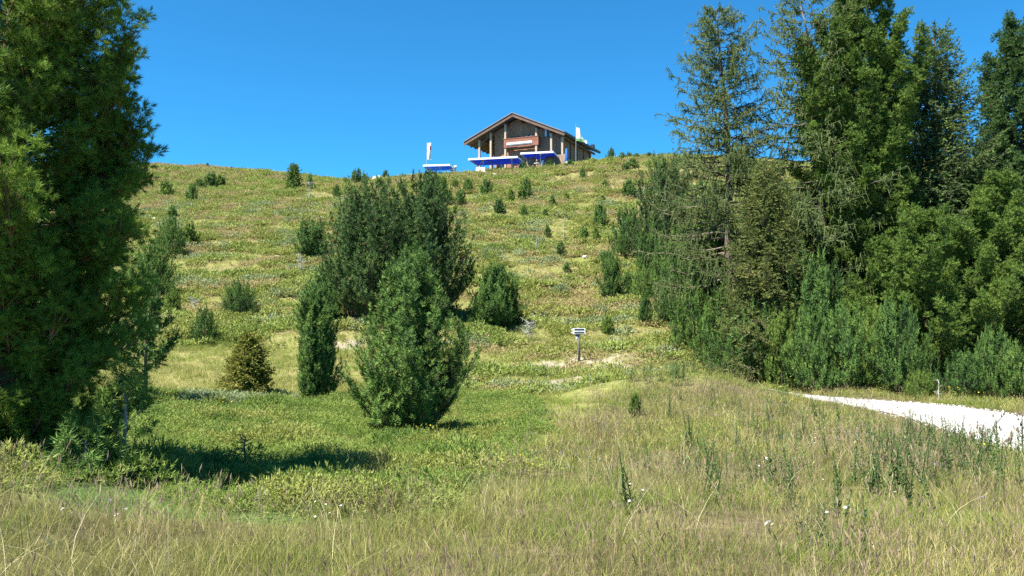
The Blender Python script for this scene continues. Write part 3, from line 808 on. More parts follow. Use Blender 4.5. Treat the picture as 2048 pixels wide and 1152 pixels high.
pine_at('narrow columnar pine left of the central clump', 634, 578, base=803, hw=35, seed=24, prof=((0, .75), (.15, .95), (.4, .85), (.65, 1.0), (.85, .8), (1, .3)),
        mats=('bark', 'twig', 'pine'), nl=140, ns=7, t0=0.05, e=(25, 60), up=45, upb=1.3, side=.42, space=.18, nn=22, wd=.016, ln=.095, tl=.12, pf=1, dj=.36, spread=(22, 72), psc=.30, group='pines in the middle of the slope')
pine_at('rounded pine bush standing apart right of the central clump', 993, 540, base=655, hw=50, seed=25, prof=((0, .8), (.2, 1.0), (.5, .85), (.8, .5), (1, .15)),
        mats=('bark', 'twig', 'pine'), nl=110, ns=8, t0=0.05, group='pines in the middle of the slope', **bushy)
pine_at('dark pine bush behind the left side of the central clump', 624, 445, base=520, hw=33, seed=26, prof=((0, .7), (.3, 1.0), (.6, .9), (.85, .7), (1, .4)),
        mats=('bark', 'twig', 'pine'), nl=55, ns=6, t0=0.05, group='pines in the middle of the slope', **bushy)
pine_at('small pine growing between the columnar pine and the dark clump', 648, 545, base=640, hw=33, seed=27, prof=((0, .7), (.3, 1.0), (.7, .7), (1, .2)),
        mats=('bark', 'twig', 'pine'), nl=45, ns=6, t0=0.05, group='pines in the middle of the slope', **bushy)
# small yellowish spruce
loc, h, mpp = spot(497, 668, 800)
tree('young_spruce', 'yellowish young spruce with a thin bare tip behind the juniper mat', 'spruce', loc, spruce_parts(31, h, 58 * mpp, nl=110, space=.09, nn=12, ln=.06, tl=.15, wd=.022, droop=.05, power=.85, dens=1.3), [M['bark'], M['twig'], M['spruce_yellow']])

# ------------------------------------------------------------------ the stand of tall trees on the right
GR = 'tall trees on the right'
loc, h, mpp = spot(1455, 12, d=39)
tree('larch_tree', 'tall feathery larch at the left of the right stand', 'larch', loc, larch_parts(41, h, 190 * mpp, nl=190, t0=.18, strands=44, slen=1.3, power=.5, nd=3, wd=.028, ln=.085, sp=.12, sr=.018), [M['bark'], M['twig'], M['larch']], group=GR)
loc, h, mpp = spot(1640, 8, d=37)
tree('larch_tree', 'old broad larch with drooping grey branches, in the middle of the right stand', 'larch', loc, larch_parts(42, h, 205 * mpp, nl=150, t0=.16, strands=48, slen=1.3, power=.40, lean=(-.05, 0), bend=.03, nd=3, wd=.028, ln=.08, sp=.12, flat_top=.2, sr=.017, ncore=900), [M['bark'], M['twig'], M['larch']], rz=.6, group=GR)
pine_at('tallest dark stone pine of the right stand, top cut by the frame', 1715, -25, d=36.5, hw=108, seed=43, prof=((0, .2), (.25, .55), (.45, .9), (.6, .95), (.75, 1.05), (.86, .9), (.95, .55), (1, .2)),
        mats=('bark', 'twig', 'pine_warm'), nl=230, ns=12, t0=0.16, e=(-5, 35), up=45, upb=.6, side=.38, trunk_r=.30, ncore=5000, rcore=(.05, .6), space=.40, rag=.07, pf=1, dj=.35, tl=.1, ln=.1, lead=1, inst=True, psc=.2, puff=dict(scale=2.1, n=22, wd=.0105), group=GR)
loc, h, mpp = spot(1880, 58, d=37)
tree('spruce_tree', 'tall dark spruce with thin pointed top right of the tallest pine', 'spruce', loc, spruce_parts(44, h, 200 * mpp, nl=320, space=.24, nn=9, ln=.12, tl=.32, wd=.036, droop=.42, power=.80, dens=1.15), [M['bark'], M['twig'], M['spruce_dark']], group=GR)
pine_at('dense dark stone pine column at the right edge against the sky', 2052, 40, d=47, hw=85, seed=45, prof=((0, .5), (.2, .9), (.5, 1), (.7, .92), (.85, .75), (.95, .5), (1, .2)),
        mats=('bark', 'twig', 'pine_dark'), nl=220, ns=9, t0=0.12, e=(0, 40), up=45, upb=.8, side=.4, ncore=5000, rcore=(.05, .65), space=.40, rag=.05, pf=1, dj=.35, tl=.1, ln=.1, lead=1, inst=True, psc=.2, puff=dict(scale=2.3, n=20, wd=.012), group=GR)
loc, h, mpp = spot(1532, 335, d=34.5)
tree('spruce_tree', 'bushy olive brown spruce in front of the larches', 'spruce', loc, spruce_parts(46, h, 125 * mpp, nl=190, space=.20, nn=11, ln=.10, tl=.26, wd=.030, droop=.25, power=.75, dens=1.2), [M['bark'], M['twig'], M['spruce']], rz=1.0, group=GR)
pine_at('wide light green stone pine low at the right of the stand', 1850, 425, d=33, hw=135, seed=47, prof=((0, .3), (.2, .8), (.4, 1.0), (.6, .95), (.8, .7), (.93, .4), (1, .15)),
        mats=('bark', 'twig', 'pine_warm'), nl=140, ns=11, t0=0.2, e=(-8, 35), up=45, upb=.7, side=.36, trunk_r=.14, space=.36, pf=1, dj=.35, tl=.1, ln=.08, lead=1, inst=True, psc=.2, puff=dict(scale=1.9, n=22, wd=.0095), group=GR)
pine_at('yellow green stone pine at the right edge in front of the dark column', 2000, 352, d=34, hw=90, seed=48, prof=((0, .4), (.2, .9), (.4, 1.0), (.6, .85), (.8, .6), (1, .15)),
        mats=('bark', 'twig', 'pine_warm'), nl=100, ns=10, t0=0.15, e=(0, 35), up=45, upb=.7, side=.36, trunk_r=.13, space=.36, pf=1, dj=.35, tl=.1, ln=.08, lead=1, inst=True, psc=.2, puff=dict(scale=1.9, n=22, wd=.0095), group=GR)
pine_at('dark rounded pine at the upper left of the right stand', 1335, 312, d=58, hw=62, seed=49, prof=((0, .7), (.2, 1.0), (.5, 1), (.75, .8), (.92, .5), (1, .2)),
        mats=('bark', 'twig', 'pine_dark'), nl=110, ns=8, t0=0.04, group=GR, **bushy)
pine_at('green pine at the foot of the tall feathery larch', 1420, 395, d=44, hw=72, seed=50, prof=((0, .7), (.2, 1.0), (.5, .9), (.75, .7), (1, .2)),
        mats=('bark', 'twig', 'pine'), nl=100, ns=8, t0=0.05, group=GR, **bushy)
loc, h, mpp = spot(1765, 300, d=36)
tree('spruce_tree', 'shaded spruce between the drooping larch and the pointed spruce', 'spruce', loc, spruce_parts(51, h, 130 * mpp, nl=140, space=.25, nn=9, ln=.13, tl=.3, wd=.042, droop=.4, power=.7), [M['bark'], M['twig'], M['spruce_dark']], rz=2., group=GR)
pine_at('grey barked stone pine rising behind the light green pine', 1945, 330, d=39, hw=100, seed=52, prof=((0, .4), (.2, .9), (.4, 1.0), (.7, .75), (1, .15)),
        mats=('bark_grey', 'twig', 'pine'), nl=65, ns=9, t0=0.1, e=(0, 35), up=45, upb=.7, side=.38, space=.40, pf=1, dj=.35, tl=.1, ln=.1, lead=1, inst=True, psc=.2, puff=dict(scale=2.1, n=20, wd=.011), group=GR)

# ------------------------------------------------------------------ shrubs and small pines from shared shapes
VAR = {}
for k, (sd, prof, nl, kw) in enumerate((
    (61, ((0, .5), (.2, .62), (.5, .55), (.8, .35), (1, .12)), 60, {}),
    (62, ((0, .45), (.3, .60), (.6, .50), (.85, .3), (1, .1)), 55, {}),
    (63, ((0, .55), (.3, .66), (.7, .55), (.9, .36), (1, .2)), 70, {}),
    (64, ((0, .25), (.25, .36), (.6, .30), (.85, .2), (1, .06)), 45, {}),
    (65, ((0, .2), (.3, .30), (.7, .2), (1, .06)), 30, dict(t0=.2)))):
    a = dict(ncore=420, score=.045, nl=int(nl * 1.35), ns=6, t0=.05, e=(25, 60), up=40, upb=1.2, side=.42, space=.18, tl=.13, nn=20, ln=.10, wd=.019, pf=1, dj=.34, spread=(22, 72), psc=.30)
    a.update(kw)
    VAR[k] = pine_parts(sd, 1.9, [(t, r * 1.9) for t, r in prof], **a)
def make_far(seed, nl):
    return pine_parts(seed, 1.9, [(0, .8), (.3, 1.0), (.6, .8), (1, .25)], nl=int(nl * 1.5), ns=5, t0=.05, e=(25, 60), up=40, upb=1.2, side=.45, space=.22, tl=.14, nn=9, ln=.16, wd=.06, pf=1, dj=.35, ncore=150, score=.08)
VAR['f0'] = make_far(66, 40); VAR['f1'] = make_far(67, 34)
VAR['f2'] = pine_parts(68, 1.9, [(0, .25), (.3, .42), (.7, .3), (1, .1)], nl=26, ns=4, t0=.2, e=(25, 60), up=40, upb=1.2, side=.45, space=.17, tl=.16, nn=9, ln=.15, wd=.05, pf=1, dj=.35, ncore=50, score=.05)
WID = {0: .62, 1: .60, 2: .66, 3: .36, 4: .30, 'f0': .55, 'f1': .55, 'f2': .23}
def small(label, px, top, base=None, hw=20, var=0, mat='pine', d=None, group='small pines scattered over the slope', name='small_pine', cat='pine', rz=None):
    loc, h, mpp = spot(px, top, base, d)
    s = h / 1.9; sx = hw * mpp / (WID[var] * 1.9)
    sx = min(max(sx, s * .6), s * 1.7)
    rz = (px * 0.731 + top) % 6.28 if rz is None else rz
    t = thing(name, label, cat, loc, rz, group)
    t.scale = (sx, sx, s)
    for nm, me, mt in zip(('trunk', 'branches', 'crown'), VAR[var], (M['bark'], M['twig'], M[mat])):
        if mt is not M[mat] or mat == 'pine':
            o = obj(nm, me, mt, t)
            if nm == 'branches': o['kind'] = 'stuff'
        else:                                   # same shape, other needle colour: set on the object slot
            if not me.materials: me.materials.append(M['pine'])
            o = obj(nm, me, None, t)
            o.material_slots[0].link = 'OBJECT'; o.material_slots[0].material = mt
    return t
BG = 'pine bushes along the path at the foot of the right stand'
for a in (  # label, px, top, d, half width, variant, material
 ('pine bush at the far left foot of the right stand, upper one', 1262, 425, 62, 38, 0, 'pine'),
 ('pine bush below the dark rounded pine of the right stand', 1310, 455, 57, 40, 1, 'pine'),
 ('low pine bush left of the right stand, lower one near the slope', 1290, 540, 50, 26, 2, 'pine'),
 ('dense pine bush left of the olive spruce, upper', 1362, 478, 49, 48, 0, 'pine'),
 ('dense pine bush left of the olive spruce, lower', 1352, 545, 45, 36, 2, 'pine_dark'),
 ('tall pine bush touching the left side of the olive spruce', 1432, 490, 40, 50, 1, 'pine'),
 ('leftmost pine bush of the row behind the tall grass hump', 1385, 585, 38, 44, 0, 'pine'),
 ('second pine bush from the left in the row by the path', 1447, 598, 36, 44, 1, 'pine'),
 ('third pine bush from the left in the row by the path', 1508, 622, 34, 44, 2, 'pine'),
 ('light green pine bush below the olive spruce', 1562, 632, 33, 40, 1, 'pine_warm'),
 ('blue green pine bush right of the olive spruce', 1622, 540, 33.5, 44, 3, 'pine'),
 ('fifth pine bush in the row, behind the tip of the pale path', 1625, 640, 32, 48, 0, 'pine'),
 ('sixth pine bush in the row along the pale path', 1690, 628, 31.5, 50, 2, 'pine'),
 ('bright pine bush in the row along the pale path, under the dark gap', 1745, 640, 31, 44, 1, 'pine_warm'),
 ('tall pine bush in the row along the path below the light green pine', 1790, 620, 30.5, 56, 0, 'pine'),
 ('small low pine bush at the path edge left of the bare dead twig', 1842, 745, 29, 26, 2, 'pine_warm'),
 ('pine bush right of the bare dead twig by the path', 1925, 712, 28.6, 44, 1, 'pine'),
 ('tallest pine bush at the path near the right edge', 1985, 672, 28.6, 46, 0, 'pine'),
 ('rightmost pine bush at the path, cut by the frame', 2048, 700, 27.8, 44, 2, 'pine'),
 ('pine bush in the second row behind the path bushes', 1660, 560, 34.5, 54, 1, 'pine_dark'),
):
    small(a[0], a[1], a[2], None, a[4], a[5], a[6], d=a[3], group=BG, name='pine_bush', cat='bush')
SM = (  # label, px, top, base, half width, variant, material
 ('large pine bush on the left slope beside the tall left pine', 302, 496, 596, 46, 0, 'pine'),
 ('upright pine on the left slope above the large bush', 340, 442, 516, 30, 1, 'pine'),
 ('pale small pine right of the upright pine on the left slope', 379, 450, 492, 17, 'f1', 'pine_warm'),
 ('round pine bush alone on the lower left slope', 478, 568, 630, 29, 2, 'pine'),
 ('small pine bush above the yellow grass on the left', 408, 622, 686, 26, 1, 'pine'),
 ('tiny pine right below the large left bush', 345, 582, 627, 16, 3, 'pine_warm'),
 ('pine on the upper left slope, lowest of a loose row', 384, 373, 405, 11, 'f0', 'pine'),
 ('tallest pine of the loose row under the left skyline', 422, 349, 381, 15, 'f1', 'pine'),
 ('leftmost pine of the loose row under the left skyline', 399, 361, 380, 10, 'f0', 'pine'),
 ('rightmost pine of the loose row under the left skyline', 441, 354, 378, 9, 'f2', 'pine_warm'),
 ('small pine at the edge of the left pine on the upper slope', 331, 364, 396, 14, 'f1', 'pine_warm'),
 ('thin small pine on the left slope below the loose row', 345, 414, 440, 8, 'f2', 'pine'),
 ('small pine below the lone skyline conifer', 673, 372, 394, 8, 'f1', 'pine'),
 ('thin small pine right of the lone skyline conifer', 620, 351, 380, 5, 'f2', 'pine'),
 ('small pine on the skyline, left of the tall thin pair', 692, 357, 371, 7, 'f1', 'pine'),
 ('tall thin pine on the skyline dip, left of a pair', 709, 343, 370, 6, 'f2', 'pine'),
 ('tall thin pine on the skyline dip, right of a pair', 717, 341, 370, 5, 'f2', 'pine'),
 ('small pine on the skyline, right of the tall thin pair', 728, 350, 368, 7, 'f1', 'pine'),
 ('light small pine just in front of the pale stone block', 759, 356, 378, 8, 'f2', 'pine_warm'),
 ('dark small pine right of the pale stone block', 778, 357, 370, 5, 'f0', 'pine'),
 ('pine top right behind the central clump below the parasols', 858, 347, 400, 15, 'f1', 'pine_dark'),
 ('pale pine bush behind the right shoulder of the central clump', 884, 360, 410, 18, 'f0', 'pine_warm'),
 ('small pine touching the right edge of the central clump', 922, 383, 416, 9, 'f2', 'pine'),
 ('small pine above the right edge of the central clump', 911, 360, 378, 6, 'f2', 'pine'),
 ('left one of two small pines below the long parasol', 936, 360, 386, 10, 'f1', 'pine'),
 ('right one of two small pines below the long parasol', 973, 363, 390, 12, 'f0', 'pine'),
 ('dark round small pine alone in the middle of the upper slope', 998, 402, 428, 12, 'f0', 'pine_dark'),
 ('biggest small pine on the upper slope right of the dark round one', 1053, 360, 398, 11, 'f1', 'pine'),
 ('pale leaning small pine next to the biggest one on the upper slope', 1044, 374, 405, 8, 'f2', 'pine_warm'),
 ('yellowish thin small pine left of the biggest one', 1022, 382, 410, 7, 'f2', 'pine_warm'),
 ('faint small pine low on the mid slope', 1048, 414, 432, 8, 'f1', 'pine'),
 ('small dark tuft of pine under the terrace parasols', 981, 340, 348, 7, 'f0', 'pine_dark'),
 ('small pine just below the house right corner', 1165, 338, 358, 7, 'f1', 'pine'),
 ('tiny pine in front of the parasol nearest the house door', 1100, 322, 334, 9, 'f0', 'pine_dark'),
 ('tiny pine bush left of the white plate at the house', 1046, 325, 336, 8, 'f1', 'pine'),
 ('tiny pine bush right of the white plate at the house', 1140, 322, 335, 9, 'f0', 'pine'),
 ('dark pine on the skyline right of the house', 1223, 299, 322, 8, 'f1', 'pine_dark'),
 ('small round pine on the skyline, second right of the house', 1245, 307, 322, 8, 'f0', 'pine'),
 ('small pine on the skyline, third right of the house', 1258, 306, 320, 7, 'f1', 'pine_dark'),
 ('small pine on the skyline, fourth right of the house', 1273, 308, 320, 8, 'f0', 'pine'),
 ('small pine on the skyline nearest the right stand', 1298, 306, 318, 6, 'f2', 'pine_dark'),
 ('pine bush below the skyline row right of the house', 1265, 319, 336, 11, 'f0', 'pine'),
 ('small pine below the skyline row, left of its bush', 1251, 327, 344, 9, 'f1', 'pine'),
 ('pine bush at the upper left edge of the right stand', 1257, 364, 396, 13, 'f0', 'pine'),
 ('dark small pine on the slope between house and right stand', 1210, 362, 378, 7, 'f1', 'pine'),
 ('loose pale pine on the slope left of the right stand', 1200, 412, 455, 12, 'f1', 'pine'),
 ('small pine below the loose pale pine on the slope', 1168, 456, 484, 8, 'f2', 'pine'),
 ('thin small pine right of the one below the loose pale pine', 1192, 458, 486, 6, 'f2', 'pine_warm'),
 ('dark thin pine at the foot of the tall dead stem', 1122, 487, 517, 8, 'f2', 'pine_dark'),
 ('small pine with visible trunk on the slope above the signpost', 1222, 512, 602, 22, 3, 'pine'),
 ('small pale pine bush near the small pine above the signpost', 1208, 505, 530, 12, 'f1', 'pine'),
 ('thin pine among white stumps left of the bush row', 1290, 590, 652, 13, 4, 'pine'),
 ('small brownish pine right above the signpost boards', 1216, 635, 668, 13, 3, 'pine_warm'),
 ('young pine in the meadow right of the signpost', 1271, 790, 834, 13, 4, 'pine_warm'),
 ('small dark bush behind the pale stone block on the skyline', 771, 343, 358, 7, 'f0', 'pine_dark'),
 ('tiny pine on the left skyline, taller of two dots', 415, 327, 336, 3, 'f2', 'pine_dark'),
 ('tiny pine dot on the left skyline, nearer the lone conifer', 463, 334, 342, 3, 'f2', 'pine_dark'),
 ('slim sapling high on the slope below the house, left of three', 1105, 392, 418, 6, 'f2', 'pine'),
 ('slim sapling high on the slope below the house, middle of three', 1133, 388, 404, 5, 'f2', 'pine_warm'),
 ('slim sapling high on the slope below the house, right of three', 1205, 392, 406, 5, 'f2', 'pine'),
 ('thin sapling on the mid slope left of the tall dead stem', 1095, 452, 476, 6, 'f2', 'pine'),
 ('thin sapling on the mid slope right of the loose pale pine', 1240, 418, 442, 8, 'f1', 'pine_warm'),
 ('small sapling between the thin sapling and the upper stand bush', 1245, 452, 470, 6, 'f2', 'pine'),
 ('small pine low on the slope under the dark thin pine', 1133, 528, 548, 8, 'f2', 'pine'),
 ('small pine bush on the slope left of the thin pine among stumps', 1255, 548, 590, 14, 4, 'pine'),
 ('green sapling on the slope above the thin pine among stumps', 1300, 560, 585, 10, 'f1', 'pine_warm'),
 ('slim sapling on the slope below the dark round pine', 1090, 420, 436, 5, 'f2', 'pine'),
)
for s_ in SM:
    small(s_[0], s_[1], s_[2], s_[3], s_[4], s_[5], s_[6])
loc, h, mpp = spot(587, 330, 384)
tree('larch_tree', 'lone yellow green young larch on the slope under the left skyline', 'larch', loc, spruce_parts(69, h, 21 * mpp, nl=70, space=.3, nn=9, ln=.13, tl=.3, wd=.045, droop=.0, power=.7), [M['bark'], M['twig'], M['pine_warm']])

# ------------------------------------------------------------------ ground cover (uncountable: one object per kind)
M['grass_dry'] = foliage('grass_dry', [(0.0,(.085,.120,.024)),(0.35,(.205,.230,.050)),(0.65,(.37,.345,.110)),(0.85,(.52,.465,.20)),(1.0,(.74,.66,.41))], 0.45, 0.20, 0.12, 0.35, 0.6, 0.1)
M['grass_brown'] = foliage('grass_brown', [(0.0,(.15,.12,.055)),(0.5,(.29,.215,.125)),(1.0,(.47,.37,.25))], 0.45, 0.3, 0.2, 0.35, 0.6, 0.1)
M['grass_green'] = foliage('grass_green', [(0.0,(.070,.120,.022)),(0.5,(.170,.230,.040)),(1.0,(.33,.36,.085))], 0.5, 0.3, 0.25, 0.35, 0.6, 0.1)
M['grass_slope'] = foliage('grass_slope', [(0.0,(.19,.21,.058)),(0.5,(.31,.31,.095)),(1.0,(.46,.41,.18))], 0.22, 0.45, 0.2, 0.35, 0.7, 0.1)
M['juniper'] = foliage('juniper_leaves', [(0.0,(.070,.120,.028)),(0.4,(.140,.208,.042)),(0.75,(.24,.305,.068)),(1.0,(.38,.40,.11))], 0.9, 0.45, 0.25, 0.25, 0.6, 0.1)
M['juniper_far'] = foliage('juniper_far_leaves', [(0.0,(.15,.20,.046)),(0.5,(.26,.32,.078)),(1.0,(.40,.42,.13))], 0.35, 0.45, 0.25, 0.25, 0.6, 0.1)
M['juniper_blue'] = foliage('juniper_blue_leaves', [(0.0,(.15,.19,.085)),(0.5,(.26,.31,.145)),(1.0,(.38,.42,.22))], 0.35, 0.35, 0.3, 0.2, 0.6, 0.1)
M['juniper_yellow'] = foliage('juniper_yellow_leaves', [(0.0,(.14,.175,.038)),(0.5,(.25,.275,.066)),(1.0,(.38,.385,.13))], 0.35, 0.35, 0.3, 0.25, 0.6, 0.1)
M['heath'] = foliage('heath_leaves', [(0.0,(.22,.19,.078)),(0.4,(.33,.28,.120)),(0.7,(.41,.35,.17)),(1.0,(.50,.43,.25))], 0.3, 0.4, 0.3, 0.25, 0.8, 0.05)
M['weed'] = foliage('weed_leaves', [(0.0,(.045,.085,.028)),(0.5,(.095,.150,.045)),(1.0,(.18,.22,.08))], 0.5, 0.25, 0.3, 0.3, 0.6, 0.2)
M['petal_white'] = plain('petal_white', (.80,.80,.76), .6, .05, trans=.3)
M['petal_yellow'] = plain('petal_yellow', (.75,.55,.03), .6, .1, trans=.3)
M['petal_blue'] = plain('petal_blue', (.22,.20,.42), .6, .15, trans=.3)

def ribbon_clump(rng, n, h, rad, wd, lean=0.5, seg=3, heads=0.0, hvar=0.5, head_len=0.06, hw=.75, tint0=None):
    V, F, T = [], [], []
    for i in range(n):
        a, r = rng.random() * 6.283, rad * math.sqrt(rng.random())
        b = np.array([math.cos(a) * r, math.sin(a) * r, -0.02])
        az = rng.random() * 6.283; ln = lean * (0.25 + rng.random()); hh = h * (1 - hvar * rng.random())
        d = np.array([math.cos(az), math.sin(az), 0]); sd = np.array([-d[1], d[0], 0])
        fa = rng.random() * 6.283; sd = np.array([math.cos(fa), math.sin(fa), 0]) * .6 + sd * .4
        t = rng.random() if tint0 is None else tint0 + .15 * rng.random(); k0 = len(V)
        for s in range(seg + 1):
            u = s / seg
            p = b + d * (ln * hh * u * u) + np.array([0, 0, hh * u * (1 - 0.22 * ln * u)])
            w = wd * (1 - 0.85 * u ** 1.5)
            V += [p - sd * w / 2, p + sd * w / 2]; T += [t, t]
            if s: F.append((k0 + 2*s - 2, k0 + 2*s - 1, k0 + 2*s + 1, k0 + 2*s))
        if rng.random() < heads:
            e = p; k1 = len(V); up = np.array([0, 0, 1.]) * .8 + d * ln * .6
            for s2 in (sd, np.cross(unit(up), sd)):
                k1 = len(V); q = head_len * (0.7 + 0.6 * rng.random()); wv = wd * hw
                V += [e - up * q * .4, e + s2 * wv + up * q * .2, e + up * q * .8, e - s2 * wv + up * q * .2]; T += [min(1, .7 + .4 * t)] * 4
                F.append((k1, k1 + 1, k1 + 2, k1 + 3))
    return np.array(V), np.array(F), np.array(T)
def mound_clump(rng, n, rad, h, nn, ln, tl, wd, upb=0.7):
    a = rng.random(n) * 6.283; r = rad * np.sqrt(rng.random(n))
    z = h * (1 - (r / rad) ** 2) * (0.55 + 0.5 * rng.random(n)) 
    P = np.stack([np.cos(a) * r, np.sin(a) * r, z], 1)
    D = np.stack([np.cos(a) * r / rad, np.sin(a) * r / rad, np.full(n, upb)], 1) + rng.normal(0, .45, (n, 3))
    O = unit(np.stack([np.cos(a) * r / rad * .5, np.sin(a) * r / rad * .5, np.ones(n)], 1))
    tpl = [brush(rng, nn, ln, tl, wd, spread=(20, 65), core=0) for _ in range(3)]
    return place_brushes(rng, P, D, .7 + .6 * rng.random(n), tpl, np.clip(.5 + rng.normal(0, .2, n), 0, 1), False, O, ln)
def weed_clump(rng, n, h, rad, leaf, lw, per):
    V, F, T = [], [], []
    for i in range(n):
        a, r = rng.random() * 6.283, rad * math.sqrt(rng.random()); hh = h * (.6 + .5 * rng.random())
        b = np.array([math.cos(a) * r, math.sin(a) * r, -.02]); le = rng.normal(0, .09, 2); t0 = rng.random() * .6
        def pt(u): return b + np.array([le[0] * u * u * hh, le[1] * u * u * hh, hh * u])
        k0 = len(V)
        for u, w in ((0, .008), (.5, .006), (1, .003)):
            V += [pt(u) + np.array([-w, 0, 0]), pt(u) + np.array([w, 0, 0])]; T += [.3, .3]
        F += [(k0, k0+1, k0+3, k0+2), (k0+2, k0+3, k0+5, k0+4)]
        for j in range(per):
            u = .12 + .88 * (j + rng.random()) / per; az = j * 2.4 + rng.normal(0, .3)
            d = np.array([math.cos(az), math.sin(az), .55 + .5 * rng.random()]); d /= np.linalg.norm(d)
            s = np.array([-math.sin(az), math.cos(az), 0]); L = leaf * (1.15 - .7 * u) * (.7 + .5 * rng.random()); w = lw * L / leaf
            p = pt(u); k = len(V)
            V += [p, p + d * L * .45 + s * w, p + d * L + np.array([0, 0, -.12 * L]), p + d * L * .45 - s * w]; t = min(1, t0 + .4 * rng.random()); T += [t] * 4
            F.append((k, k+1, k+2, k+3))
    return np.array(V), np.array(F), np.array(T)
def flower_clump(rng, n, h, rad, pr):
    """thin stems with flat heads; faces of the heads carry slot 1"""
    V, F, S_ = [], [], []
    for i in range(n):
        a, r = rng.random() * 6.283, rad * math.sqrt(rng.random()); hh = h * (.7 + .5 * rng.random())
        b = np.array([math.cos(a) * r, math.sin(a) * r, -.02]); e = b + np.array([rng.normal(0, .04), rng.normal(0, .04), hh]); k = len(V)
        V += [b + [-.003, 0, 0], b + [.003, 0, 0], e + [.002, 0, 0], e + [-.002, 0, 0]]; F.append((k, k+1, k+2, k+3)); S_.append(0)
        nrm = unit(np.array([rng.normal(-.2, .4), rng.normal(-.5, .4), 1.0])); u = unit(np.cross(nrm, [1, 0, .1])); v = np.cross(nrm, u); k = len(V)
        q = pr * (.7 + .6 * rng.random())
        for c in range(6):
            V.append(e + (u * math.cos(c * 1.047) + v * math.sin(c * 1.047)) * q + nrm * .15 * q)
        V.append(e + nrm * 0.0); 
        for c in range(6):
            F.append((k + c, k + (c + 1) % 6, k + 6, k + 6)[:3] + (k + 6,)); S_.append(1)
    F3 = [f if f[2] != f[3] else f[:3] for f in F]
    me = bpy.data.meshes.new('flower'); me.from_pydata([tuple(x) for x in V], [], F3)
    me.polygons.foreach_set('material_index', S_)
    return me
def scatter(name, label, cat, sources, X, Y, scale, tilt=0.1, zoff=0.0, seed=0, zscale=None):
    rng = np.random.default_rng(seed); n = len(X)
    if n == 0: return
    Z = height(X, Y) + zoff
    me = bpy.data.meshes.new(name); me.vertices.add(n)
    me.vertices.foreach_set('co', np.stack([X, Y, Z], 1).astype(np.float32).ravel())
    rot = np.stack([rng.normal(0, tilt, n), rng.normal(0, tilt, n), rng.random(n) * 6.283], 1)
    scl = np.stack([scale, scale, scale * (zscale if zscale is not None else 1)], 1) * (0.75 + 0.5 * rng.random((n, 1)))
    for nm, val in (('rot', rot), ('scl', scl)):
        a = me.attributes.new(nm, 'FLOAT_VECTOR', 'POINT'); a.data.foreach_set('vector', val.astype(np.float32).ravel())
    a = me.attributes.new('pick', 'INT', 'POINT'); a.data.foreach_set('value', rng.integers(0, len(sources), n).astype(np.int32))
    o = obj(name, me); o['kind'] = 'stuff'; o['label'] = label; o['category'] = cat
    instancer(o, sources)
    return o
def mk(name, mat, arr):
    V, F, T = arr
    me = mesh_np(name, V, F, T); me.materials.append(M[mat])
    return src_obj(name, me)

_r = np.random.default_rng(5)
SRC_DRY = [mk('dry_clump', 'grass_dry', ribbon_clump(_r, 34, .33, .18, .0042, .8, 3, .30, .65)) for _ in range(6)]
SRC_DRYF = [mk('dry_clump_far', 'grass_dry', ribbon_clump(_r, 26, .27, .22, .0095, .8, 2, .25, .6)) for _ in range(4)]
SRC_BRN = [mk('brown_clump', 'grass_brown', ribbon_clump(_r, 18, .46, .18, .0036, .65, 3, .9, .5, .06, 1.5)) for _ in range(4)]
SRC_PALE = [mk('pale_stalks', 'grass_dry', ribbon_clump(_r, 6, .52, .15, .0040, .75, 4, .6, .5, .07, 1.2, 1.1)) for _ in range(4)]
SRC_GRN = [mk('green_clump', 'grass_green', ribbon_clump(_r, 30, .22, .17, .005, 1.0, 3)) for _ in range(4)]
SRC_GRNF = [mk('green_clump_far', 'grass_green', ribbon_clump(_r, 22, .22, .22, .013, .9, 2)) for _ in range(4)]
SRC_SLG = [mk('slope_clump', 'grass_slope', ribbon_clump(_r, 22, .17, .26, .024, 1.1, 2)) for _ in range(4)]
SRC_JUN = [mk('juniper_clump', 'juniper', mound_clump(_r, 120, .30, .15, 8, .038, .06, .0095)) for _ in range(4)]
SRC_JUB = [mk('juniper_blue_clump', 'juniper_blue', mound_clump(_r, 90, .30, .16, 7, .05, .07, .014)) for _ in range(3)]
SRC_JUY = [mk('juniper_yellow_clump', 'juniper_yellow', mound_clump(_r, 115, .30, .16, 8, .038, .06, .010)) for _ in range(3)]
SRC_JUF = [mk('juniper_far_clump', 'juniper_far', mound_clump(_r, 40, .42, .20, 6, .11, .14, .045)) for _ in range(4)]
SRC_JYF = [mk('juniper_yellow_far_clump', 'juniper_yellow', mound_clump(_r, 40, .42, .20, 6, .11, .14, .045)) for _ in range(3)]
SRC_JBF = [mk('juniper_blue_far_clump', 'juniper_blue', mound_clump(_r, 40, .42, .20, 6, .11, .14, .045)) for _ in range(3)]
SRC_HEA = [mk('heath_clump', 'heath', mound_clump(_r, 38, .38, .11, 6, .08, .10, .034, 1.2)) for _ in range(4)]
SRC_WEED = [mk('weed_clump', 'weed', weed_clump(_r, 4, .62, .16, .085, .018, 22)) for _ in range(4)]

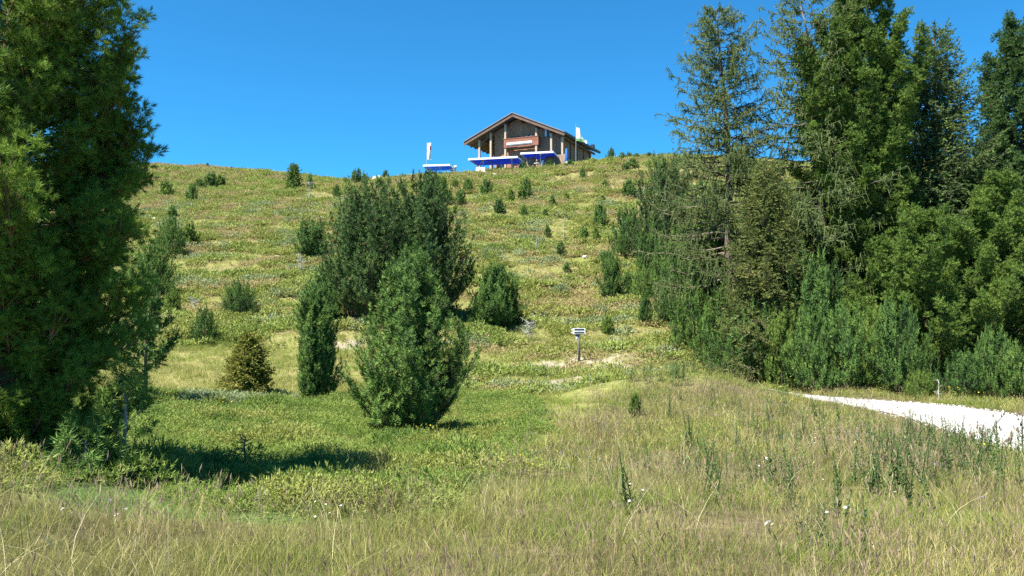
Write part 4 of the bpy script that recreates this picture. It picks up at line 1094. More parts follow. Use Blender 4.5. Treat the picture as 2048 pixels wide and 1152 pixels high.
def candidates(n, seed, d0, d1, half=0.74):
    rng = np.random.default_rng(seed)
    d = np.exp(rng.uniform(math.log(d0), math.log(d1), n)); u = rng.uniform(-half, half, n)
    return u * d, d, n / (2 * half * math.log(d1 / d0)) / d ** 2, rng.random(n)      # x, y, density per m2, dice
def choose(seed, n, d0, d1, target):
    """target(zone dict, X, Y) -> wanted clumps per m2"""
    X, Y, dens, dice = candidates(n, seed, d0, d1)
    z = zones(X, Y, height(X, Y))
    w = target(z, X, Y) * (z['path'] > 0.10)
    hb = np.hypot((X - HOUSE_P[0]) * .8, Y - HOUSE_P[1] - 4) > 9.5
    k = dice < w / dens * hb
    return X[k], Y[k]
def patch(X, Y, seed, sx=5.5, sy=2.6, o=3):
    return fbm(X / sx, Y / sy, seed, o)
near = lambda Y, a, b: 1 - sstep(a, b, Y)

# foreground meadow
X, Y = choose(101, 26000, 2.6, 14, lambda z, X, Y: z['meadow'] * (1 - z['bare']) * (30 + 10 * near(Y, 5.5, 7.5)) * np.minimum(1, 8 / Y) * (0.45 + 0.8 * sstep(-.3, .3, z['n2'])) + z['mat'] * 9 * sstep(.0, .3, patch(X, Y, 95, 2.2, 1.4)))
scatter('meadow_grass', 'tall dry straw coloured grass in the foreground', 'grass', SRC_DRY, X, Y, (0.74 + 0.4 * fbm(X / 1.5, Y / 1.5, 12, 2)) * (.5 + .5 * sstep(0, 1.5, path_dist(X, Y))), .12, seed=1)
X, Y = choose(102, 22000, 2.6, 14, lambda z, X, Y: z['meadow'] * (36 - 10 * near(Y, 5.5, 7.5)) * np.minimum(1, 8 / Y) * sstep(-.25, .35, patch(X, Y, 55, 1.6, 1.2)) + (z['mat'] * 10 * sstep(-.2, .2, patch(X, Y, 93, 1.7, 1.2))))
scatter('meadow_undergrowth', 'green grass blades growing between the dry foreground stalks', 'grass', SRC_GRN, X, Y, 1.0 + 0 * X, .12, seed=2)
X, Y = choose(117, 24000, 2.6, 24, lambda z, X, Y: z['meadow'] * (1 - z['bare']) * 17 * np.minimum(1, 8 / Y) * sstep(-.12, .25, patch(X, Y, 83, 2.2, 1.4)))
scatter('brown_meadow_grass', 'reddish brown seed head grass in patches of the foreground', 'grass', SRC_BRN, X, Y, 0.85 + .02 * Y, .14, seed=17)
X, Y = choose(119, 24000, 2.6, 20, lambda z, X, Y: z['meadow'] * (1 - z['bare']) * 5 * np.minimum(1, 8 / Y) * sstep(-.2, .3, patch(X, Y, 85, 1.8, 1.4)))
scatter('pale_meadow_stalks', 'bleached pale grass stalks standing above the foreground grass', 'grass', SRC_PALE, X, Y, 0.8 + .02 * Y, .16, seed=19)
X, Y = choose(103, 60000, 13, 42, lambda z, X, Y: (z['meadow'] * 15 * np.minimum(1, 18 / Y) + z['mat'] * 6 * sstep(-.05, .3, patch(X, Y, 95, 2.2, 1.4)) + z['yellow'] * 11 + z['lawn'] * 1.8) * (1 - .9 * z['bare']) * (0.5 + sstep(-.3, .3, z['n2'])))
scatter('meadow_grass_beyond', 'dry pale grass of the meadow beyond the foreground', 'grass', SRC_DRYF, X, Y, (0.9 + .012 * (Y - 12) + 0.3 * fbm(X / 2.5, Y / 2.5, 13, 2)) * (.4 + .6 * sstep(0, 1.5, path_dist(X, Y))), .12, seed=3)
X, Y = choose(104, 60000, 12, 44, lambda z, X, Y: (z['meadow'] * 19 * sstep(-.2, .2, patch(X, Y, 56, 2.5, 1.8)) + z['yellow'] * 8 + z['lawn'] * 8 + z['lush'] * 30 + z['mat'] * 3) * (1 - .9 * z['bare']))
scatter('meadow_green_beyond', 'green grass tufts of the meadow beyond the foreground', 'grass', SRC_GRNF, X, Y, (0.9 + .012 * (Y - 12)) * (.45 + .55 * sstep(0, 1.5, path_dist(X, Y))), .12, seed=4)
# juniper mats in the hollow
jy = lambda z: np.maximum(np.exp(-(((z['px'] - 570) / 75) ** 2 + ((z['py'] - 890) / 22) ** 2)), np.exp(-(((z['px'] - 780) / 130) ** 2 + ((z['py'] - 945) / 14) ** 2)))
jn = lambda z, X, Y: sstep(.10, .28, patch(X, Y, 91, 2.6, 1.3)) * z['mat']
jb = lambda z: np.exp(-(((z['px'] - 480) / 135) ** 2 + ((z['py'] - 802) / 11) ** 2))
jm = lambda z: np.exp(-(((z['px'] - 20) / 110) ** 2 + ((z['py'] - 925) / 45) ** 2))
X, Y = choose(105, 45000, 7, 32, lambda z, X, Y: np.maximum(z['mat'], .0) * 15 * np.clip(1 - 1.2 * jy(z) - 1.2 * jb(z) - .4 * jm(z) - .7 * jn(z, X, Y), 0, 1) * (.35 + .65 * sstep(-.35, .1, patch(X, Y, 57, 1.8, 1.4))))
scatter('juniper_mat', 'low green juniper and dwarf shrub mat in the hollow', 'ground cover', SRC_JUN, X, Y, .95 + .014 * (Y - 9) + .9 * fbm(X / 1.3, Y / 1.3, 14, 2), .3, seed=5)
X, Y = choose(106, 45000, 9, 32, lambda z, X, Y: sstep(.30, .7, jb(z)) * 18)
scatter('blue_juniper_mat', 'blue grey juniper mat in front of the young yellowish spruce', 'ground cover', SRC_JUB, X, Y, 1.25 + 0 * X, .2, seed=6)
X, Y = choose(107, 45000, 6, 32, lambda z, X, Y: sstep(.40, .7, jy(z)) * 20 + jn(z, X, Y) * 9)
scatter('yellow_juniper_mat', 'yellow green juniper mat right of the dark tree shadow', 'ground cover', SRC_JUY, X, Y, 1.25 + 0 * X, .2, seed=7)
# slope cover
def sl(z): return (1 - z['meadow']) * (1 - z['mat']) * (1 - z['yellow']) * (1 - z['bare'])
PJ = lambda X, Y: patch(X, Y, 61, 5.0, 2.2)
PH = lambda X, Y: patch(X, Y, 65, 9.0, 4.0) + .22 * sstep(60, 105, Y)
X, Y = choose(108, 130000, 28, 128, lambda z, X, Y: sl(z) * 5.5 * sstep(.12, .30, PJ(X, Y)) * np.minimum(1, 50 / Y) * (1 - .5 * sstep(.1, .4, PH(X, Y))))
scatter('slope_juniper', 'green juniper patches spread over the hillside', 'ground cover', SRC_JUF, X, Y, 1.0 + .007 * (Y - 30), .15, seed=8)
X, Y = choose(109, 120000, 28, 128, lambda z, X, Y: sl(z) * 5.5 * sstep(.10, .28, patch(X, Y, 71, 4.5, 2.0)) * np.minimum(1, 50 / Y))
scatter('slope_yellow_juniper', 'yellow green shrub patches spread over the hillside', 'ground cover', SRC_JYF, X, Y, .95 + .007 * (Y - 30), .15, seed=9)
X, Y = choose(110, 90000, 28, 90, lambda z, X, Y: sl(z) * 5.0 * sstep(.24, .36, patch(X, Y, 75, 4.0, 2.0)) * np.minimum(1, 50 / Y))
scatter('slope_blue_juniper', 'grey green shrub patches spread over the hillside', 'ground cover', SRC_JBF, X, Y, .9 + .007 * (Y - 30), .15, seed=10)
X, Y = choose(111, 140000, 30, 150, lambda z, X, Y: sl(z) * 3.8 * sstep(-.02, .2, PH(X, Y)) * np.minimum(1, 55 / Y))
scatter('slope_heath', 'brown heather bands spread over the hillside', 'ground cover', SRC_HEA, X, Y, 1.0 + .008 * (Y - 30), .12, seed=11)
X, Y = choose(112, 150000, 28, 150, lambda z, X, Y: sl(z) * 8.0 * np.minimum(1, 55 / Y) * (1 - .45 * sstep(0, .2, PH(X, Y))))
scatter('slope_grass', 'short olive grass tufts spread over the hillside', 'grass', SRC_SLG, X, Y, 1.0 + .009 * (Y - 30), .12, seed=12)
# tall weeds on the right
def wd_(z):
    a = np.exp(-(((z['px'] - 1850) / 150) ** 2 + ((z['py'] - 950) / 48) ** 2)) * 9
    b = np.exp(-(((z['px'] - 1560) / 190) ** 2 + ((z['py'] - 985) / 50) ** 2)) * 3.2
    c = np.exp(-(((z['px'] - 1390) / 70) ** 2 + ((z['py'] - 755) / 16) ** 2)) * 14
    return sstep(.0, 1., a) * a + b + c + .5 * sstep(1100, 1300, z['px'])
X, Y = choose(113, 50000, 5, 31, lambda z, X, Y: z['meadow'] * wd_(z) * (z['path'] > .9) * np.minimum(1, 14 / Y))
scatter('tall_weeds', 'dark green tall leafy weed stalks in the right meadow', 'weeds', SRC_WEED, X, Y, .85 + .012 * (Y - 8), .1, seed=13)
# flowers
def fl(mat, n, h, rad, pr, seed):
    out = []
    for k in range(2):
        me = flower_clump(np.random.default_rng(seed + k), n, h, rad, pr); me.materials.append(M['grass_green']); me.materials.append(M[mat]); out.append(src_obj('flower_clump', me))
    return out
g2 = lambda z, x, y, a, b: np.exp(-(((z['px'] - x) / a) ** 2 + ((z['py'] - y) / b) ** 2))
X, Y = choose(114, 60000, 4, 12, lambda z, X, Y: g2(z, 190, 1125, 48, 16) * 55 + g2(z, 1780, 1115, 60, 20) * 9 + .12 * z['meadow'])
scatter('white_flowers', 'white daisy heads in the foreground grass', 'flowers', fl('petal_white', 3, .38, .07, .0105, 31), X, Y, 1 + 0 * X, .1, seed=14)
X, Y = choose(115, 50000, 4, 45, lambda z, X, Y: g2(z, 685, 716, 18, 5) * 40 + g2(z, 1060, 960, 40, 12) * 10 + g2(z, 1900, 812, 60, 5) * 4 + g2(z, 1580, 778, 40, 8) * 1.2 + .05)
scatter('yellow_flowers', 'yellow flower heads dotted through the meadow and path edge', 'flowers', fl('petal_yellow', 3, .28, .12, .0105, 41), X, Y, 1 + .035 * np.maximum(Y - 10, 0), .1, seed=15)
X, Y = choose(116, 40000, 5, 24, lambda z, X, Y: (g2(z, 1110, 970, 60, 22) * 6 + g2(z, 1220, 890, 40, 12) * 4 + g2(z, 1720, 905, 40, 22) * 6 + g2(z, 1560, 880, 150, 30) * .8 + .12) * z['meadow'])
scatter('violet_flowers', 'violet blue flower heads dotted through the right meadow', 'flowers', fl('petal_blue', 4, .32, .10, .007, 51), X, Y, 1.0 + .03 * np.maximum(Y - 8, 0), .1, seed=16)
# juniper mound at the left edge: one shrub
def shrub(name, label, px, py, d, rx, ry, rz_, mat, n, seed, ln=.06):
    rng = np.random.default_rng(seed)
    x = float(at_px(px, py, d)[0]); t = thing(name, label, 'shrub', (x, d, h1(x, d)))
    v = unit(rng.normal(size=(n, 3))); v[:, 2] = np.abs(v[:, 2])
    rad = (0.72 + .3 * rng.random(n)) * (1 + .16 * np.sin(v[:, 0] * 9 + v[:, 1] * 7))
    P = v * np.array([rx, ry, rz_]) * rad[:, None]
    D = v + np.array([[0, 0, .5]]) + rng.normal(0, .45, (n, 3))
    tpl = [brush(rng, 9, ln, .07, .011, spread=(20, 65), core=0) for _ in range(3)]
    V, F, T = place_brushes(rng, P, D, .7 + .6 * rng.random(n), tpl, np.clip(.5 + rng.normal(0, .2, n) + .1 * np.sin(v[:, 0] * 11), 0, 1), False, unit(v + [[0, 0, .3]]), ln)
    obj('foliage', mesh_np('foliage', V, F, T), M[mat], t)
    st = Sticks(); m = 60; k = rng.integers(0, n, m)
    st.add(np.zeros((m, 3)) + rng.normal(0, .05, (m, 3)) * [[1, 1, 0]], P[k] * .97, .010, .003, n=4)
    obj('stems', st.mesh('stems'), M['twig'], t)
    return t
shrub('juniper_shrub', 'light yellow green juniper mound at the left edge under the tall pine', 15, 925, 9.0, .85, .65, .42, 'juniper_yellow', 1700, 81)
shrub('juniper_shrub', 'flat spreading dark juniper cushion on the slope right of the central clump', 993, 497, hit(993, 500)[1], 1.15, .8, .38, 'juniper', 900, 82, .12)

# loose stones along the path
def pebble(seed):
    rng = np.random.default_rng(seed); V = unit(rng.normal(size=(9, 3))) * rng.uniform(.7, 1.1, (9, 1)) * np.array([[1, .8, .5]]) * .035
    import bmesh
    b = bmesh.new(); [b.verts.new(v) for v in V]; bmesh.ops.convex_hull(b, input=b.verts); me = bpy.data.meshes.new('pebble'); b.to_mesh(me); b.free(); me.materials.append(M['pebble']); return src_obj('pebble', me)
M['pebble'] = plain('pebble', (.30,.28,.25), .9, col2=(.62,.60,.55), scale=3)
rngp = np.random.default_rng(88); ii = rngp.integers(0, len(PATHR), 5200); sd_ = np.sign(rngp.normal(size=5200)) * (1 - np.abs(rngp.normal(0, .22, 5200)))
Tn = np.gradient(PATHR[:, :2], axis=0); Tn /= np.linalg.norm(Tn, axis=1)[:, None]
X = PATHR[ii, 0] - Tn[ii, 1] * sd_ * PATHR[ii, 2] * 1.03 + rngp.normal(0, .15, 5200); Y = PATHR[ii, 1] + Tn[ii, 0] * sd_ * PATHR[ii, 2] * 1.03 + rngp.normal(0, .15, 5200)
scatter('path_gravel', 'loose grey gravel stones strewn along the pale path', 'gravel', [pebble(k) for k in range(4)], X, Y, np.exp(rngp.normal(-.55, .5, 5200)), .4, .015, seed=18)

# ------------------------------------------------------------------ chalet on the crest
M['wood_dark'] = plain('wood_dark', (.23,.110,.070), .8, col2=(.45,.245,.165), scale=3, stretch=(6,6,.5), bump=.3)
M['wood_beam'] = plain('wood_beam', (.10,.060,.040), .8, col2=(.20,.125,.085), scale=3, stretch=(5,5,.6))
M['wood_post'] = plain('wood_post', (.38,.27,.18), .8, col2=(.54,.41,.29), scale=3, stretch=(5,5,.6))
M['wood_balcony'] = plain('wood_balcony', (.19,.070,.042), .8, col2=(.34,.145,.090), scale=3, stretch=(5,5,.5))
M['wood_fence'] = plain('wood_fence', (.24,.155,.095), .85, col2=(.42,.30,.20), scale=3, stretch=(5,5,.5))
M['roof'] = plain('roof_shingle', (.075,.062,.058), .8, col2=(.15,.13,.125), scale=5)
M['roof_edge'] = plain('roof_edge', (.17,.165,.18), .6, .15)
M['stone'] = plain('stone_pale', (.34,.31,.26), .95, col2=(.52,.49,.43), scale=5, bump=.5)
M['glass'] = plain('glass_dark', (.012,.016,.03), .12, .2, spec=.6)
M['curtain'] = plain('curtain', (.72,.74,.80), .8, .06)
M['white'] = plain('white_fabric', (.82,.82,.82), .7, .03)
M['blue'] = plain('blue_fabric', (.025,.115,.50), .7, .12, trans=.55)
M['blue_light'] = plain('blue_fabric_light', (.06,.27,.68), .7, .12, trans=.5)
M['metal'] = plain('pole_metal', (.35,.36,.38), .45, .1)
M['black'] = plain('dark_paint', (.025,.025,.028), .6, .2)
M['red'] = plain('red_fabric', (.62,.10,.14), .7, .1, trans=.3)
M['green'] = plain('green_fabric', (.30,.55,.20), .7, .1, trans=.3)
M['grey_wood'] = plain('weathered_wood', (.085,.078,.072), .9, col2=(.19,.175,.16), scale=6, stretch=(3,3,.6), bump=.3)

HA = math.radians(25)
HX, HY = 0.75, 113.0
HZ = float(height([HX - 1, HX + 3, HX + 5], [HY - 1, HY + 2, HY + 5]).max()) - 0.05
house = thing('chalet', 'dark brown timber mountain hut with low gabled roof on the crest', 'house', (HX, HY, HZ), -HA)
def house_z(py, d):                     # local height of a photo row at distance d
    return float(at_px(1035, py, d)[2]) - HZ
ZR = house_z(231, 112); ZE = house_z(279, 112)
RW, RWR = 7.55, 7.65
WL, WR, D1 = -3.5, 6.6, 12.0            # wall extent and depth
YF, YB = -1.7, 13.0                     # roof overhang front and back
pitch = (ZR - ZE) / RW
def roof_z(x): return ZR - abs(x) * pitch
# walls: boards as geometry, joined
def board_wall(name, x0, x1, y, z0, ztop, mat, parent, bw=.24, thick=.10, step=.03):
    m = MB(); x = x0; i = 0
    rnd = random.Random(int(abs(x0 * 97) + 5))
    while x < x1 - .01:
        e = min(x + bw, x1); zt0, zt1 = ztop(x), ztop(e); yo = y - rnd.random() * step
        b = [(x, yo), (e - .015, yo), (e - .015, yo + thick), (x, yo + thick)]
        pts = [(px_, py_, z0) for px_, py_ in b] + [(x, yo, zt0), (e - .015, yo, zt1), (e - .015, yo + thick, zt1), (x, yo + thick, zt0)]
        m.poly(pts, ((0,3,2,1),(4,5,6,7),(0,1,5,4),(1,2,6,5),(2,3,7,6),(3,0,4,7))); x = e; i += 1
    return m.build(name, mat, parent)
board_wall('front_wall', WL, WR, 0, -.6, lambda x: roof_z(x) - .22, M['wood_dark'], house)
m = MB(); m.box(WL, WL + .12, .14, D1, -.6, roof_z(WL) - .25); m.box(WR - .12, WR, .14, D1, -.6, roof_z(WR) - .25); m.box(WL + .13, WR - .13, D1 - .1, D1 + .02, -.6, ZE - .3)
m.build('side_walls', M['wood_dark'], house)
# roof: two slabs
for s, w in ((-1, RW), (1, RWR)):
    m = MB(); t = .24
    a, b = (0, ZR), (s * w, ZR - w * pitch)
    pts = [(a[0], YF, a[1]), (b[0], YF, b[1]), (b[0], YB, b[1]), (a[0], YB, a[1]), (a[0], YF, a[1] + t), (b[0], YF, b[1] + t), (b[0], YB, b[1] + t), (a[0], YB, a[1] + t)]
    m.poly(pts, ((0,1,2,3),(7,6,5,4),(0,4,5,1),(1,5,6,2),(2,6,7,3),(3,7,4,0)))
    r = m.build('roof', M['roof'], house)
    e = MB(); e.beam((a[0], YF - .04, a[1] + t + .02), (b[0], YF - .04, b[1] + t + .02), .10, .12); e.beam((b[0] + s * .05, YF, b[1] + t), (b[0] + s * .05, YB, b[1] + t), .10, .16)
    e.build('roof_edge', M['roof_edge'], r)
    e = MB(); e.beam((a[0], YF + .06, a[1] - .13), (b[0], YF + .06, b[1] - .13), .12, .28); e.build('barge_board', M['wood_beam'], r)
    for k in range(1, 9):
        y = YF + .9 + k * 1.25
        e = MB(); e.beam((a[0] + s * .1, y, a[1] - .10 - .1 * pitch), (b[0], y, b[1] - .10), .14, .20); e.build('rafter', M['wood_beam'], r)
for x in (-5.4, -3.6, -1.35, 1.0, 3.3, 5.4, 7.1):
    m = MB(); m.beam((x, YF + .3, roof_z(x) - .42), (x, .1 if -3.6 < x < 6.6 else D1, roof_z(x) - .42), .2, .26); m.build('purlin', M['wood_beam'], house)
for x in (-5.4, -3.6, -1.35, 3.3, 5.5, 7.1):
    m = MB(); m.box(x - .13, x + .13, -1.13, -.87, -.6, roof_z(x) - .55); m.build('post', M['wood_post'], house)
for y in (2.0, 4.6, 7.2, 9.8):
    m = MB(); m.box(7.0, 7.2, y - .1, y + .1, -.6, roof_z(7.1) - .55); m.build('post', M['wood_beam'], house)
for y in (3.0, 7.0):
    m = MB(); m.box(-5.5, -5.3, y - .1, y + .1, -.6, roof_z(-5.4) - .55); m.build('post', M['wood_beam'], house)
m = MB(); m.beam((-5.4, -1.0, roof_z(-5.4) - 1.5), (-4.0, -1.0, roof_z(-4.0) - .6), .12, .16); m.beam((-5.4, 3.0, roof_z(-5.4) - .7), (-3.4, .2, 1.9), .12, .16); m.build('brace', M['wood_beam'], house)
# balcony
BZ0, BZ1 = house_z(293, 111.5), house_z(275, 111.5)
bal = MB().box(-1.5, 3.55, -1.02, -.12, BZ0 - .16, BZ0).build('balcony', M['wood_beam'], house)
x = -1.5; i = 0
m = MB()
while x < 3.5:
    m.box(x, x + .21, -1.20, -1.14, BZ0 + .02, BZ1 - .06 - (i % 3) * .006); x += .225; i += 1
m.build('front_boards', M['wood_balcony'], bal)
for sx0 in (3.50, -1.56):
    m = MB(); y = -1.12
    while y < -.3:
        m.box(sx0, sx0 + .06, y, y + .2, BZ0 + .02, BZ1 - .06); y += .2
    m.build('side_boards', M['wood_balcony'], bal)
m = MB(); m.box(-1.6, 3.62, -1.24, -1.08, BZ1 - .06, BZ1 + .03); m.box(3.46, 3.62, -1.07, -.14, BZ1 - .06, BZ1 + .03); m.build('handrail', M['wood_balcony'], bal)
# banner on the balcony
zb = (BZ0 + BZ1) / 2 - .08
ban = MB().box(-1.05, 2.75, -1.260, -1.215, zb - .26, zb + .12).build('banner', M['white'], bal)
m = MB(); m.box(-1.02, 2.72, -1.267, -1.262, zb - .23, zb - .14)
for k in range(14): m.box(-.9 + k * .26, -.9 + k * .26 + .13, -1.267, -1.262, zb - .07, zb + .01)
m.build('banner_print', M['black'], ban)
# windows
def window(x, z, w, h, cur=True, y=-.045):
    f = MB(); f.box(x - w/2 - .08, x + w/2 + .08, y - .05, y + .03, z + h, z + h + .08); f.box(x - w/2 - .08, x + w/2 + .08, y - .05, y + .03, z - .08, z)
    f.box(x - w/2 - .08, x - w/2, y - .05, y + .03, z, z + h); f.box(x + w/2, x + w/2 + .08, y - .05, y + .03, z, z + h); f.box(x - .03, x + .03, y - .045, y + .02, z, z + h)
    o = f.build('window', M['wood_beam'], house)
    MB().box(x - w/2 + .001, x - .031, y - .015, y + .005, z + .001, z + h - .001).build('pane', M['glass'], o); MB().box(x + .031, x + w/2 - .001, y - .015, y + .005, z + .001, z + h - .001).build('pane', M['glass'], o)
    if cur:
        MB().box(x - w/2 + .02, x - w/5, y - .028, y - .018, z + .02, z + h - .02).build('curtain', M['curtain'], o); MB().box(x + w/5, x + w/2 - .02, y - .028, y - .018, z + .02, z + h - .02).build('curtain', M['curtain'], o)
zw = house_z(279, 113)
window(4.65, zw, 1.05, 1.15); window(-.25, BZ0 + .55, 1.1, 1.1, False); window(1.75, BZ0 + .55, 1.1, 1.15); window(6.0 - .35, .5, .0 + .9, 1.1, False)
window(4.2, .55, 1.2, 1.0); window(-2.4, .6, 1.0, 1.0, False)
m = MB(); m.box(.2, 1.3, -.09, -.03, -.5, 1.75); dr = m.build('door', M['wood_beam'], house)
MB().box(.35, 1.15, -.105, -.095, .7, 1.6).build('door_pane', M['glass'], dr)
m = MB()
for k in range(9): m.box(WL + k * 1.15, WL + k * 1.15 + 1.1, -.075, -.035, 2.15, 2.33)
m.build('belt_beam', M['wood_beam'], house)
# small roof dish on the right eave
m = MB(); c = Vector((6.6, 9.0, roof_z(6.6) + .55))
for k in range(10):
    a0, a1 = k * .6283, (k + 1) * .6283
    m.poly([c + Vector((0, .12, 0)), c + Vector((math.cos(a0) * .42, -.05, math.sin(a0) * .42)), c + Vector((math.cos(a1) * .42, -.05, math.sin(a1) * .42))], ((0, 1, 2),))
ds = m.build('satellite_dish', M['white'], house); MB().tube([c + Vector((0, .1, 0)), c + Vector((0, .15, -.6))], .035, 6).build('bracket', M['metal'], ds)
m = MB(); m.box(7.1, 7.6, 10.2, 10.7, roof_z(7.3) + .2, roof_z(7.3) + .75); m.build('chimney', M['black'], house)

def crest(px, d): x = float(at_px(px, 340, d)[0]); return x, d, h1(x, d)
# board screen right of the entrance
x0, d0, z0 = crest(1113, 108.2)
fen = thing('board_screen', 'light wooden plank screen at the right of the terrace', 'fence', (x0, d0, z0), -HA)
for k in range(11): MB().box(-1.55 + k * .28, -1.55 + k * .28 + .25, -.03, .03, -.3, 1.85 - (k % 3) * .03).build('plank', M['wood_fence'], fen)
MB().box(-1.6, 1.6, .035, .09, 1.2, 1.32).build('rail', M['wood_beam'], fen)
x0, d0, z0 = crest(1063, 108.6)
fen2 = thing('board_screen', 'narrow wooden plank screen between the two right parasols', 'fence', (x0, d0, z0), -HA)
for k in range(5): MB().box(-.7 + k * .28, -.7 + k * .28 + .25, -.03, .03, -.3, 1.9 - (k % 2) * .03).build('plank', M['wood_fence'], fen2)
MB().box(-.75, .75, .035, .09, 1.2, 1.32).build('rail', M['wood_beam'], fen2)

# parasols: square canopies on poles, seen from below
def parasol(label, px, d, py_rim, half_px, rot, depth=1.6, rise=.55, poles=(0.,), canopy='blue'):
    x, _, z = crest(px, d); zr = float(at_px(px, py_rim, d)[2]) - z
    hw = half_px * d / FPX
    t = thing('parasol', label, 'parasol', (x, d, z), rot, 'parasols on the terrace')
    for pxx in poles:
        pl = MB().tube([(pxx, 0, -.2), (pxx, 0, zr + rise * .9)], .055, 8).build('pole', M['white'], t)
        MB().tube([(pxx, 0, zr - .05), (pxx, 0, zr + .12), (pxx, 0, zr + .30), (pxx, 0, zr + .42)], [.07, .17, .17, .06], 8).build('hub', M['white'], pl)
        MB().box(pxx - .35, pxx + .35, -.35, .35, -.15, .08).build('base', M['metal'], t)
    n = MB(); L = len(poles)
    xs = list(poles)
    # canopy: hipped sheet with thickness
    y0, y1 = -depth, depth
    top = [(-hw, y0, zr), (hw, y0, zr), (hw, y1, zr), (-hw, y1, zr), (xs[0], 0, zr + rise), (xs[-1] + .001, 0, zr + rise)]
    bot = [(a, b, c - .03) for a, b, c in top]
    f = ((0,1,5,4), (1,2,5), (2,3,4,5), (3,0,4))
    n.poly(top, f); n.poly(bot, tuple(tuple(reversed(q)) for q in f))
    n.build('canopy', M[canopy], t)
    v = MB(); h = .20
    v.box(-hw - .02, hw + .02, y0 - .03, y0, zr - h, zr + .03); v.box(-hw - .03, -hw, y0, y1, zr - h, zr + .03); v.box(hw, hw + .03, y0, y1, zr - h, zr + .03)
    v.build('valance', M['white'], t)
    rb = MB()
    for pxx in poles:
        for sx, sy in ((-1,-1),(1,-1),(1,1),(-1,1)):
            rb.beam((pxx, 0, zr + .25), (pxx + sx * min(hw - .05, hw - abs(pxx) - .05), sy * (depth - .05), zr - .06), .05, .05)
    rb.build('ribs', M['metal'], t)
    return t
parasol('long blue parasol with white rim left in front of the hut', 995, 107.4, 322, 50, math.radians(-14), 2.4, .34, (-1.95, 1.95))
parasol('blue parasol with white rim in front of the hut entrance', 1081, 107.4, 311, 33, math.radians(-14), 2.3, .42)
parasol('light blue parasol with white rim standing apart at the left end', 880, 106.3, 335, 27, math.radians(-8), 2.0, .36, (0.,), 'blue_light')
# closed blue parasol
x0, d0, z0 = crest(1133, 107.3)
cl = thing('closed_parasol', 'closed bright blue parasol at the right corner of the hut', 'parasol', (x0, d0, z0))
MB().tube([(0, 0, -.2), (0, 0, 2.5)], .04, 8).build('pole', M['metal'], cl)
MB().tube([(0, 0, .55), (0, 0, .7), (0, 0, 1.4), (0, 0, 2.0), (0, 0, 2.35), (0, 0, 2.5)], [.20, .27, .24, .20, .12, .03], 9).build('canopy', M['blue_light'], cl, True)
# flags
def flag(label, px, d, top_py, w, h, rows, pennant=False):
    x, _, z = crest(px, d); H = float(at_px(px, top_py, d)[2]) - z
    t = thing('flag', label, 'flag', (x, d, z), 0, 'flags by the hut')
    MB().tube([(0, 0, -.3), (0, 0, H)], [.035, .025], 8).build('pole', M['metal'], t)
    n, k = 8, 5
    def P(u, v): return ((.05 + w * u * (1 - (.0 if not pennant else .75 * (1 - v)))), .16 * math.sin(u * 5 + v * 4) * u, H - .1 - h * v - .25 * u * h * (.3 if pennant else .08))
    for r0, r1, u0, u1, mt in rows:
        g = MB(); pts = [P(u0 + (u1 - u0) * i / k, r0 + (r1 - r0) * j / n) for j in range(n + 1) for i in range(k + 1)]
        off = [(a, b + .012, c) for a, b, c in pts]; q = len(pts)
        fs = [(j * (k+1) + i, (j+1) * (k+1) + i, (j+1) * (k+1) + i + 1, j * (k+1) + i + 1) for j in range(n) for i in range(k)]
        g.poly(pts + off, fs + [tuple(q + a for a in reversed(f)) for f in fs]); g.build('cloth', M[mt], t, True)
flag('upright white banner flag with a red mark left of the hut', 853.5, 104.6, 284, .5, 2.15, [(0, 1, 0, .55, 'white'), (0, .18, .55, 1, 'white'), (.18, .42, .55, 1, 'red'), (.42, 1, .55, 1, 'white')])
flag('limp white and green flag on a pole at the right of the hut', 1152, 108.0, 247, 1.1, 2.2, [(.18, .84, 0, 1, 'white'), (.84, 1, 0, 1, 'green')], True)
# deck chairs
for k, (px_, lab) in enumerate(((955, 'left white deck chair below the long parasol'), (966, 'right white deck chair below the long parasol'))):
    x0, d0, z0 = crest(px_, 103.6)
    t = thing('deck_chair', lab, 'chair', (x0, d0, z0 + .02), .25 * (k - .5), 'white deck chairs on the crest')
    MB().beam((0, -.5, .28), (0, .15, .22), .5, .05).build('seat', M['white'], t); MB().beam((0, .1, .24), (0, .55, .95), .5, .05, up=(0, -1, 1)).build('backrest', M['white'], t)
    for sx in (-.22, .22): MB().beam((sx, -.45, 0), (sx, .45, .55), .04, .04).build('leg', M['wood_post'], t); MB().beam((sx, .5, 0), (sx, -.1, .3), .04, .04).build('leg', M['wood_post'], t)
# terrace tables, lamp, white plate, stone block
for px_, d_, lab in ((905, 105.2, 'small white table at the left end of the terrace'), (1075, 105.9, 'small white table under the entrance parasol')):
    x0, d0, z0 = crest(px_, d_)
    t = thing('table', lab, 'table', (x0, d0, z0)); MB().tube([(0, 0, .70), (0, 0, .75)], .5, 14).build('table_top', M['white'], t); MB().tube([(0, 0, -.1), (0, 0, .7)], .05, 8).build('leg', M['metal'], t)
x0, d0, z0 = crest(911, 106)
t = thing('lamp_post', 'small lamp post right of the left parasol', 'lamp', (x0, d0, z0)); MB().tube([(0, 0, -.2), (0, 0, .85)], .09, 8).build('post', M['blue_light'], t)
MB().tube([(0, 0, .86), (0, 0, .95), (0, 0, 1.1), (0, 0, 1.18)], [.09, .2, .2, .08], 10).build('lamp_globe', M['white'], t, True)
x0, d0, z0 = crest(1133, 106)
t = thing('round_plate', 'tilted white oval plate at the foot of the closed parasol', 'sign', (x0, d0, z0 + .45), .2)
o = MB().tube([(0, -.02, 0), (0, .02, 0)], .34, 16).build('plate', M['white'], t); o.rotation_euler = (0, math.radians(20), 0); o.scale = (.6, 1, 1)
